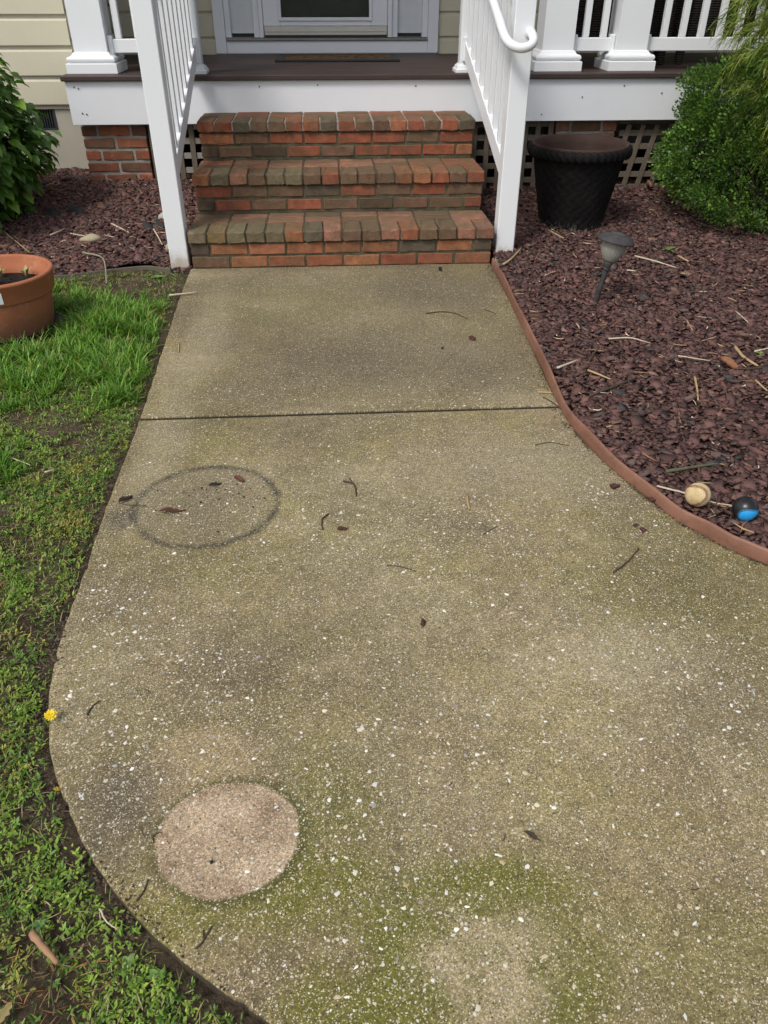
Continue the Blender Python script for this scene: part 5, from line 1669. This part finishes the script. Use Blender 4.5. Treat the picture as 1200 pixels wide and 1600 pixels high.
def build_lawn():
    Vs, Fs, Cs, off = [], [], [], 0
    def push(V, F, C):
        nonlocal off
        Vs.append(V); Fs.append(F + off); Cs.append(C); off += len(V)
    # tufted grass, each tuft fanning out from its crown
    x, y, d, de = lawn_pts(52000)
    dens = np.clip(gauss_sum(x, y, LUSH) * 1.3 + .05, 0, 1) * (1 - gauss_sum(x, y, BARE))
    dens *= np.clip((d - .015) / .05, 0, 1) * np.clip((de - .01) / .05, .15, 1)
    dens = np.clip(dens, 0, 1) ** 1.5
    dens *= (.12 + .95 * np.clip((hnoise(x, y, 5.0) + hnoise(x + 3, y + 1, 9.0) * .6 + .35) * 1.6, 0, 1))
    keep = rng.random(len(x)) < dens * .30
    x, y = x[keep], y[keep]
    lush = gauss_sum(x, y, LUSH)
    k = 14
    n = len(x)
    N = n * k
    a = rng.uniform(0, 6.283, N); rr_ = np.abs(rng.normal(0, 1.0, N))
    bx, by = np.repeat(x, k) + .009 * rr_ * np.cos(a), np.repeat(y, k) + .009 * rr_ * np.sin(a)
    lu = np.repeat(lush * rng.uniform(.6, 1.25, n), k)
    L = (.018 + .078 * lu) * rng.uniform(.5, 1.3, N)
    col = np.array([(0.085, 0.220, 0.020)]) + rng.uniform(0, 1, (N, 1)) ** 1.5 * np.array([(0.125, 0.185, 0.026)])
    tuft = np.repeat(rng.uniform(.5, 1.35, n), k)[:, None]
    yel = (rng.random(N) < .08)[:, None]
    col = np.where(yel, np.array([(0.30, 0.26, 0.075)]), col) * tuft
    lean = .12 + .30 * rr_ + np.abs(rng.normal(0, .18, N))
    V, F, C = strips(np.stack([bx, by, lawn_h(bx, by) - .002], -1), a + rng.normal(0, .5, N), L, rng.uniform(.0012, .0027, N), lean, rng.uniform(.3, 1.5, N), np.array([.8, 1.0, .8, .12]), col, 3)
    push(V, F, C)
    g = fast_mesh('lawn_grass', np.concatenate(Vs), np.concatenate(Fs), GRASS, np.concatenate(Cs))
    tag(g, 'tufts of green grass growing in the patchy lawn', 'grass', kind='stuff')
    # low broad-leaved weeds and clover
    Vs.clear(); Fs.clear(); Cs.clear(); off = 0
    x, y, d, de = lawn_pts(120000)
    dens = (1 - .70 * gauss_sum(x, y, LUSH)) * (1 - .93 * gauss_sum(x, y, BARE)) * np.clip((d - .010) / .035, 0, 1) * np.clip((de - .02) / .1, 0, 1)
    dens *= np.clip(.72 + .60 * hnoise(x, y, 4.2), .12, 1) * np.where(y > 3.0, .35, 1.0)
    keep = rng.random(len(x)) < dens * .62
    x, y = x[keep], y[keep]
    n, k = len(x), 6
    N = n * k
    bx, by = np.repeat(x, k) + rng.normal(0, .005, N), np.repeat(y, k) + rng.normal(0, .005, N)
    hgt = np.repeat(rng.uniform(.001, .020, n), k) * rng.uniform(.5, 1.2, N)
    sz = np.repeat(rng.uniform(.5, 1.25, n), k)
    kind = np.clip(((hnoise(x + 5, y, 3.0) + 1) * 2 + rng.normal(0, .6, n)).astype(int), 0, 3)
    base = np.array([(0.170, 0.295, 0.040), (0.250, 0.360, 0.055), (0.120, 0.225, 0.038), (0.310, 0.310, 0.066)])[kind]
    col = np.repeat(base * rng.uniform(.7, 1.25, (n, 1)), k, 0) * rng.uniform(.85, 1.15, (N, 1))
    V, F, C = strips(np.stack([bx, by, lawn_h(bx, by) + hgt], -1), rng.uniform(0, 6.283, N), .0095 * sz * rng.uniform(.6, 1.5, N), .0023 * sz * rng.uniform(.6, 1.4, N), rng.normal(1.05, .35, N), rng.uniform(-.2, .7, N), np.array([.3, 1.0, .15]), col, 2)
    push(V, F, C)
    g = fast_mesh('lawn_weeds', np.concatenate(Vs), np.concatenate(Fs), GRASS, np.concatenate(Cs))
    tag(g, 'low green weeds and clover covering the near lawn', 'weeds', kind='stuff')
    # thin short grass among them
    Vs.clear(); Fs.clear(); Cs.clear(); off = 0
    x2, y2, d, de = lawn_pts(52000)
    keep = rng.random(len(x2)) < (1 - .88 * gauss_sum(x2, y2, BARE)) * np.clip((d - .006) / .04, 0.05, 1) * .8
    x2, y2 = x2[keep], y2[keep]
    N = len(x2)
    col = np.array([(0.130, 0.250, 0.034)]) * rng.uniform(.6, 1.5, (N, 1))
    col = np.where((rng.random(N) < .12)[:, None], np.array([(0.28, 0.25, 0.08)]), col)
    V, F, C = strips(np.stack([x2, y2, lawn_h(x2, y2) - .001], -1), rng.uniform(0, 6.283, N), rng.uniform(.012, .036, N), rng.uniform(.0007, .0014, N), np.abs(rng.normal(.7, .35, N)), rng.uniform(.2, 1.2, N), np.array([.8, 1.0, .7, .1]), col, 3)
    push(V, F, C)
    g = fast_mesh('short_grass', np.concatenate(Vs), np.concatenate(Fs), GRASS, np.concatenate(Cs))
    tag(g, 'short thin grass blades between the lawn weeds', 'grass', kind='stuff')
    # tan dead thatch
    Vs.clear(); Fs.clear(); Cs.clear(); off = 0
    x, y, d, de = lawn_pts(52000)
    russet = gauss_sum(x, y, [(-0.86, 2.02, .10, .10, 1.0), (-0.95, 1.62, .09, .09, 1.0), (-0.53, 0.62, .06, .05, 1.0), (-0.80, 1.15, .12, .10, .7), (-0.47, 0.60, .07, .07, .8)])
    keep = rng.random(len(x)) < (.20 + .75 * russet + .30 * gauss_sum(x, y, BARE)) * np.clip(d / .05, .15, 1) * np.where(gauss_sum(x, y, LUSH) > .55, .15, 1)
    x, y, ru = x[keep], y[keep], russet[keep]
    N = len(x)
    pal = np.array([(0.40, 0.29, 0.15), (0.27, 0.18, 0.10), (0.48, 0.39, 0.25), (0.17, 0.11, 0.065)])
    col = pal[rng.integers(0, 4, N)] * rng.uniform(.6, 1.2, (N, 1))
    col = np.where((rng.random(N) < ru * .8)[:, None], np.array([(0.34, 0.165, 0.055)]) * rng.uniform(.5, 1.3, (N, 1)), col)
    V, F, C = strips(np.stack([x, y, lawn_h(x, y) + rng.uniform(.002, .016, N)], -1), rng.uniform(0, 6.283, N), rng.uniform(.008, .034, N), rng.uniform(.0005, .0011, N), rng.normal(1.40, .22, N), rng.normal(0, .9, N), np.array([.8, 1.0, .8, .3]), col, 3)
    push(V, F, C)
    g = fast_mesh('dead_thatch', np.concatenate(Vs), np.concatenate(Fs), STRAW, np.concatenate(Cs))
    tag(g, 'tan and russet dead thatch lying between the weeds', 'thatch', kind='stuff')
build_lawn()

# soil crumbs along the walkway edge
def build_crumbs():
    n = 5200
    i = rng.integers(0, len(CL) - 40, n)
    p = CL[i] + rng.normal(0, .02, (n, 2)) + np.stack([-np.abs(rng.normal(.028, .03, n)), -np.abs(rng.normal(0, .012, n))], -1)
    ok = ~pip(p[:, 0], p[:, 1], WALK_POLY) & (p[:, 1] < 4.36)
    p = p[ok]; n = len(p)
    b = np.array([(1, 0, 0), (-.5, .87, 0), (-.5, -.87, 0), (0, 0, .9)], float)
    s = rng.uniform(.0015, .0055, n)
    B = b[None] * s[:, None, None] * rng.uniform(.6, 1.3, (n, 4, 1))
    a = rng.uniform(0, 6.28, n)
    X = B[..., 0] * np.cos(a)[:, None] - B[..., 1] * np.sin(a)[:, None]; Y = B[..., 0] * np.sin(a)[:, None] + B[..., 1] * np.cos(a)[:, None]
    V = np.stack([X + p[:, :1], Y + p[:, 1:], B[..., 2] + lawn_h(p[:, 0], p[:, 1])[:, None]], -1)
    F = (np.array([(0, 1, 3), (1, 2, 3), (2, 0, 3)])[None] + (np.arange(n) * 4)[:, None, None]).reshape(-1, 3)
    pal = np.array([(0.05, 0.038, 0.026), (0.085, 0.065, 0.045), (0.035, 0.027, 0.02), (0.14, 0.11, 0.08)])
    o = fast_mesh('soil_crumbs', V, F, CHIP, np.repeat(pal[rng.integers(0, 4, n)], 4, 0))
    tag(o, 'dark loose soil crumbs along the left walkway edge', 'soil', kind='stuff')
build_crumbs()

# dandelions and single weeds
YELLOW = simple('dandelion_yellow', (0.80, 0.60, 0.015), .6, .15, 60)
def dandelion(loc, r, label, tilt):
    d = empty('dandelion', loc)
    tag(d, label, 'flower', 'dandelions at the walkway edge')
    V, F = tube([(-.01, -.01, -.03), (-.004, -.003, -.012), (0, 0, 0.0)], .0011, 6)
    mesh_obj('stem', V, F, simple('flower_stem', (0.09, 0.13, 0.03), .6), d, True)
    mb = MB()
    for ring, (rr_, nn, el) in enumerate(((r, 15, .10), (r * .7, 11, .45), (r * .38, 7, .9))):
        for q in range(nn):
            a = 2 * math.pi * (q + .3 * ring) / nn + rnd.uniform(-.08, .08)
            L = rr_ * rnd.uniform(.88, 1.08)
            d_ = Vector((math.cos(a) * math.cos(el), math.sin(a) * math.cos(el), math.sin(el)))
            s_ = Vector((-math.sin(a), math.cos(a), 0)) * r * .13
            o_ = Vector((0, 0, .0006 * ring))
            mb.add([o_ - s_ * .4, o_ + s_ * .4, o_ + d_ * L + s_, o_ + d_ * L - s_], [(0, 1, 2, 3)])
    o = mb.build('flower_head', YELLOW, d); o.rotation_euler = tilt
dandelion((-0.647, 1.166, .022), .0135, 'open yellow dandelion at the walkway edge', (rad(12), rad(8), 0))
dandelion((-0.588, 0.985, .008), .0072, 'smaller half closed yellow dandelion below the open one', (rad(-30), rad(25), 0))

def weed(loc, s, n, label, col):
    w = empty('weed_seedling', loc)
    tag(w, label, 'weed')
    M_ = simple('weed_leaf', col, .45, .25, 50)
    for q in range(n):
        a = 2.399 * q + rnd.uniform(-.2, .2)
        L = s * rnd.uniform(.7, 1.1)
        V, F = [], []
        for i in range(6):
            u = i / 5
            hw = L * .30 * math.sin(math.pi * min(1, .12 + .88 * u)) ** .8
            for v in (-1, 0, 1):
                V.append((u * L, v * hw, L * (.55 * u - .42 * u * u) + abs(v) * hw * .3))
        for i in range(5):
            for j in range(2): F.append((i * 3 + j, i * 3 + j + 1, (i + 1) * 3 + j + 1, (i + 1) * 3 + j))
        o = mesh_obj('leaf', V, F, M_, w, True); o.rotation_euler = (0, rnd.uniform(-.4, .1), a)
weed((1.93, 4.36, float(bed_h(1.93, 4.36)) + .012), .045, 6, 'small green weed growing in the mulch before the boxwood', (0.10, 0.17, 0.04))
weed((-0.955, 4.26, -.015), .042, 7, 'light green weed by the foot of the left newel post', (0.13, 0.21, 0.05))
weed((-0.33, 0.625, -.018), .020, 5, 'bright green seedling in the soil beside the walkway curve', (0.11, 0.21, 0.04))
weed((-0.385, 0.655, -.018), .017, 4, 'pale green seedling left of the bright one', (0.14, 0.22, 0.06))
weed((-0.545, 0.72, -.005), .016, 5, 'round leaved green seedling above the thick tan stick', (0.09, 0.18, 0.05))
weed((1.80, 2.95, float(bed_h(1.8, 2.95)) + .012), .025, 5, 'tiny green weed at the far right of the mulch', (0.12, 0.22, 0.04))

# ------------------------------------------------------------------ shrubs
def limb_tree(base, top_pts, r0, name, mat, parent):
    mb = MB()
    for tp in top_pts:
        mid = (np.array(base) * .45 + np.array(tp) * .55) + rng.normal(0, .03, 3)
        C = catmull([base, mid, tp], 6)
        V, F = tube(C, np.linspace(r0, r0 * .25, len(C)), 7)
        mb.add(V, F)
    return mb.build(name, mat, parent, True)

def small_leaves(P, N, size, cols, wide=.5):
    """P (n,3) positions, N (n,3) directions the leaf points along"""
    n = len(P)
    N = N / (np.linalg.norm(N, axis=1)[:, None] + 1e-9)
    ref = rng.normal(size=(n, 3))
    S = np.cross(N, ref); S /= np.linalg.norm(S, axis=1)[:, None] + 1e-9
    U = np.cross(S, N)
    L = (size * rng.uniform(.7, 1.3, n))[:, None]
    w = L * wide * .5
    V = np.stack([P, P + N * L * .5 + S * w + U * w * .35, P + N * L + U * L * -.05, P + N * L * .5 - S * w + U * w * .35, P + N * L * .52], 1)
    F = np.array([(0, 1, 4), (1, 2, 4), (0, 4, 3), (4, 2, 3)])
    F = (F[None] + (np.arange(n) * 5)[:, None, None]).reshape(-1, 3)
    return V.reshape(-1, 3), F, np.repeat(cols, 5, 0)

def boxwood():
    b = empty('boxwood_shrub', (2.86, 5.00, .06))
    tag(b, 'dense rounded boxwood with tiny green leaves right of the planter', 'shrub')
    ctr = np.array([0.0, 0.0, .46])
    limb_tree((0, 0, 0), [tuple(ctr + np.array([math.cos(a) * r, math.sin(a) * r, z])) for a, r, z in [(i * .9, .2 + .25 * rnd.random(), rnd.uniform(-.2, .35)) for i in range(16)]], .022, 'trunk', BARK, b)
    # clumps spread through an uneven, lumpy dome
    nc = 1150
    d = rng.normal(size=(nc * 2, 3)); d /= np.linalg.norm(d, axis=1)[:, None]
    d = d[(d[:, 2] > -.75)][:nc]
    nc = len(d)
    lump = 1 + .10 * np.sin(5 * d[:, 0] + 2) * np.sin(4 * d[:, 1] + 1) + .10 * np.sin(7 * d[:, 2] + 3 * d[:, 0])
    rad_ = lump * rng.uniform(.80, 1.0, nc) ** .6
    axes = np.array([.79, .64, .57])
    cc = ctr + d * axes * rad_[:, None]
    cc[:, 2] = np.maximum(cc[:, 2], .04)
    k = 50
    off = rng.normal(size=(nc, k, 3)); off /= np.linalg.norm(off, axis=2)[..., None]
    off *= (rng.random((nc, k, 1)) ** .5) * rng.uniform(.045, .070, (nc, 1, 1))
    P = (cc[:, None] + off).reshape(-1, 3)
    N = (d[:, None] * 1.0 + off / .06 * .8 + np.array([0, 0, .35])).reshape(-1, 3) + rng.normal(0, .35, (nc * k, 3))
    cl = np.repeat(rng.uniform(.7, 1.25, nc), k)[:, None]
    young = np.repeat(rng.random(nc) < .4, k)[:, None] & (rng.random((nc * k, 1)) < .6)
    col = np.where(young, np.array([(0.135, 0.255, 0.034)]), np.array([(0.060, 0.128, 0.020)])) * cl * rng.uniform(.75, 1.25, (nc * k, 1))
    P[:, 2] = np.maximum(P[:, 2], .02)
    V, F, C = small_leaves(P, N, .0195, col, .66)
    o = fast_mesh('foliage', V, F, LEAFA, C, b); tag(o, kind='stuff')
    # leaves deeper inside
    Q_ = rng.normal(size=(9000, 3)); Q_ *= (rng.random((9000, 1)) ** .4 * .86) / np.linalg.norm(Q_, axis=1)[:, None]
    P = ctr + Q_ * axes; P[:, 2] = np.maximum(P[:, 2], .05)
    V, F, C = small_leaves(P, rng.normal(size=(9000, 3)), .020, np.array([(0.066, 0.140, 0.026)]) * rng.uniform(.6, 1.3, (9000, 1)), .62)
    o = fast_mesh('inner_foliage', V, F, LEAFA, C, b); tag(o, kind='stuff')
boxwood()

def threadleaf():
    b = empty('threadleaf_cypress', (3.12, 4.72, .03))
    tag(b, 'yellow green threadleaf cypress with drooping strands at the right edge', 'shrub')
    tops = [(math.cos(a) * r, math.sin(a) * r, z) for a, r, z in [(i * 1.1, .12 + .3 * rnd.random(), rnd.uniform(.9, 2.4)) for i in range(22)]]
    limb_tree((0, 0, 0), tops, .025, 'trunk', BARK, b)
    Vs, Fs, Cs, off = [], [], [], 0
    n = 1350
    a = rng.uniform(0, 6.283, n)
    h = .45 + 2.2 * rng.random(n)  # unseen upper crown, made tall to shade the right of the porch
    r = np.interp(h, [.45, .75, 1.05, 1.5, 2.1, 2.65], [.50, .70, .84, .70, .48, .08]) * rng.uniform(.55, 1.0, n) ** .6
    base = np.stack([r * np.cos(a), r * np.sin(a), h], -1)
    # each spray: one arching strand carrying many fine threads
    for i in range(n):
        L = rng.uniform(.16, .34)
        m = 9
        t_ = np.linspace(0, 1, m)
        hd = a[i] + rng.normal(0, .35)
        dr = rng.uniform(.22, .65)
        x = base[i, 0] + L * .55 * t_ * math.cos(hd)
        y = base[i, 1] + L * .55 * t_ * math.sin(hd)
        z = base[i, 2] + L * (.22 * t_ - dr * t_ ** 2)
        S = np.stack([x, y, np.maximum(z, .03)], -1)
        q = 46
        ii = rng.integers(0, m - 1, q); fr_ = rng.random(q)[:, None]
        st = S[ii] * (1 - fr_) + S[ii + 1] * fr_
        dirv = S[ii + 1] - S[ii]; dirv /= np.linalg.norm(dirv, axis=1)[:, None] + 1e-9
        d1 = dirv + rng.normal(0, .42, (q, 3)); d1 /= np.linalg.norm(d1, axis=1)[:, None]
        ln = rng.uniform(.035, .095, q)[:, None]
        mid = st + d1 * ln * .5; tip = st + d1 * ln * .9 + np.array([0, 0, -1]) * ln * .35
        side = np.cross(d1, rng.normal(size=(q, 3))); side /= np.linalg.norm(side, axis=1)[:, None] + 1e-9
        w = .0019
        V = np.stack([st - side * w, st + side * w, mid - side * w, mid + side * w, tip - side * w * .5, tip + side * w * .5], 1).reshape(-1, 3)
        F = (np.array([(0, 1, 3, 2), (2, 3, 5, 4)])[None] + (np.arange(q) * 6)[:, None, None]).reshape(-1, 4)
        pal = np.array([(0.165, 0.260, 0.030), (0.235, 0.315, 0.040), (0.105, 0.185, 0.027), (0.28, 0.29, 0.055)])
        C = np.repeat(pal[rng.integers(0, 4, q)] * rng.uniform(.7, 1.2, (q, 1)), 6, 0)
        Vs.append(V); Fs.append(F + off); Cs.append(C); off += len(V)
        # the strand itself
        sd = np.cross(S[-1] - S[0], [0, 0, 1.0]); sd /= np.linalg.norm(sd) + 1e-9
        V = np.stack([S - sd * .0013, S + sd * .0013], 1).reshape(-1, 3)
        F = np.array([(2 * j, 2 * j + 1, 2 * j + 3, 2 * j + 2) for j in range(m - 1)])
        Vs.append(V); Fs.append(F + off); Cs.append(np.tile(np.array([(0.15, 0.17, 0.06)]) * rng.uniform(.7, 1.5), (len(V), 1))); off += len(V)
    o = fast_mesh('foliage', np.concatenate(Vs), np.concatenate(Fs), LEAFA, np.concatenate(Cs), b); tag(o, kind='stuff')
threadleaf()

def hydrangea_leaf(var):
    r = random.Random(var)
    n, m = 9, 5
    V, F = [], []
    for i in range(n):
        u = i / (n - 1)
        w = .36 * (math.sin(math.pi * u ** .75) ** .75) * (1 - .30 * u)
        if 0 < i < n - 1: w *= 1 + .10 * (1 if i % 2 else -1)
        for j in range(m):
            v = j / (m - 1) * 2 - 1
            V.append((u, v * w, .22 * abs(v) * w + .10 * math.sin(2.4 * u) - .26 * u * u + .03 * math.sin(10 * u + 2 * v + var) * abs(v)))
    for i in range(n - 1):
        for j in range(m - 1): F.append((i * m + j, i * m + j + 1, (i + 1) * m + j + 1, (i + 1) * m + j))
    me = bpy.data.meshes.new('leaf'); me.from_pydata(V, [], F)
    me.polygons.foreach_set('use_smooth', [True] * len(me.polygons)); me.materials.append(LEAFO)
    return me
def hydrangea():
    b = empty('leafy_shrub', (-2.27, 5.08, .09))
    tag(b, 'broad leaved bright green shrub at the left beside the foundation', 'shrub')
    tops = []
    for i in range(26):
        a, r = rnd.uniform(0, 6.283), .50 * math.sqrt(rnd.random())
        tops.append((math.cos(a) * r, math.sin(a) * r, .40 + .48 * math.sqrt(max(0, 1 - (r / .56) ** 2)) * rnd.uniform(.75, 1.05)))
    limb_tree((0, 0, 0), tops, .009, 'stems', BARK, b)
    meshes = [hydrangea_leaf(k) for k in range(6)]
    N = 296
    def place(i, qlo, qhi, front):
        z = rnd.uniform(-.92, 1.0)
        a = rnd.uniform(0, 6.283)
        if front and rnd.random() < .85: a = rnd.uniform(-2.0, .8)      # more of them on the side towards the yard
        rr_ = math.sqrt(max(0, 1 - z * z))
        d = Vector((math.cos(a) * rr_, math.sin(a) * rr_, z))
        q = rnd.uniform(qlo, qhi) * (1 + .07 * math.sin(5 * a) + .06 * math.sin(7 * z + 2))
        p = Vector((d.x * .56 * q, d.y * .54 * q, .48 + d.z * .49 * q))
        p.z = max(p.z, .05)
        s_ = rnd.uniform(.062, .108)
        head = math.atan2(d.y, d.x) + rnd.uniform(-.9, .9)
        e = Euler((rnd.uniform(-.35, .35), rnd.uniform(-.20, .60) + .25 * (1 - d.z), head), 'XYZ')
        return p, s_, e
    for i in range(N):
        p, s_, e = place(i, .82, 1.04, True)
        o = bpy.data.objects.new('leaf', meshes[i % 6]); link(o, b)
        o.location = p
        o.scale = (s_, s_ * rnd.uniform(.95, 1.2), s_)
        o.rotation_euler = e
        young = rnd.random() < .30
        k = rnd.uniform(.72, 1.25)
        o.color = ((0.170 if young else 0.080) * k, (0.305 if young else 0.182) * k, (0.030 if young else 0.024) * k, 1)
    # leaves deeper in the bush, past the ones that can be told apart
    mb = MB()
    for i in range(2300):
        p, s_, e = place(i, .35, 1.0, i % 4 != 0)
        R_ = e.to_matrix()
        me = meshes[i % 6]
        mb.add([p + R_ @ Vector((v.co.x * s_, v.co.y * s_ * 1.1, v.co.z * s_)) for v in me.vertices], [tuple(q.vertices) for q in me.polygons])
    o = mb.build('inner_leaves', LEAFO, b, True); o.color = (0.070, 0.155, 0.024, 1); tag(o, kind='stuff')
hydrangea()
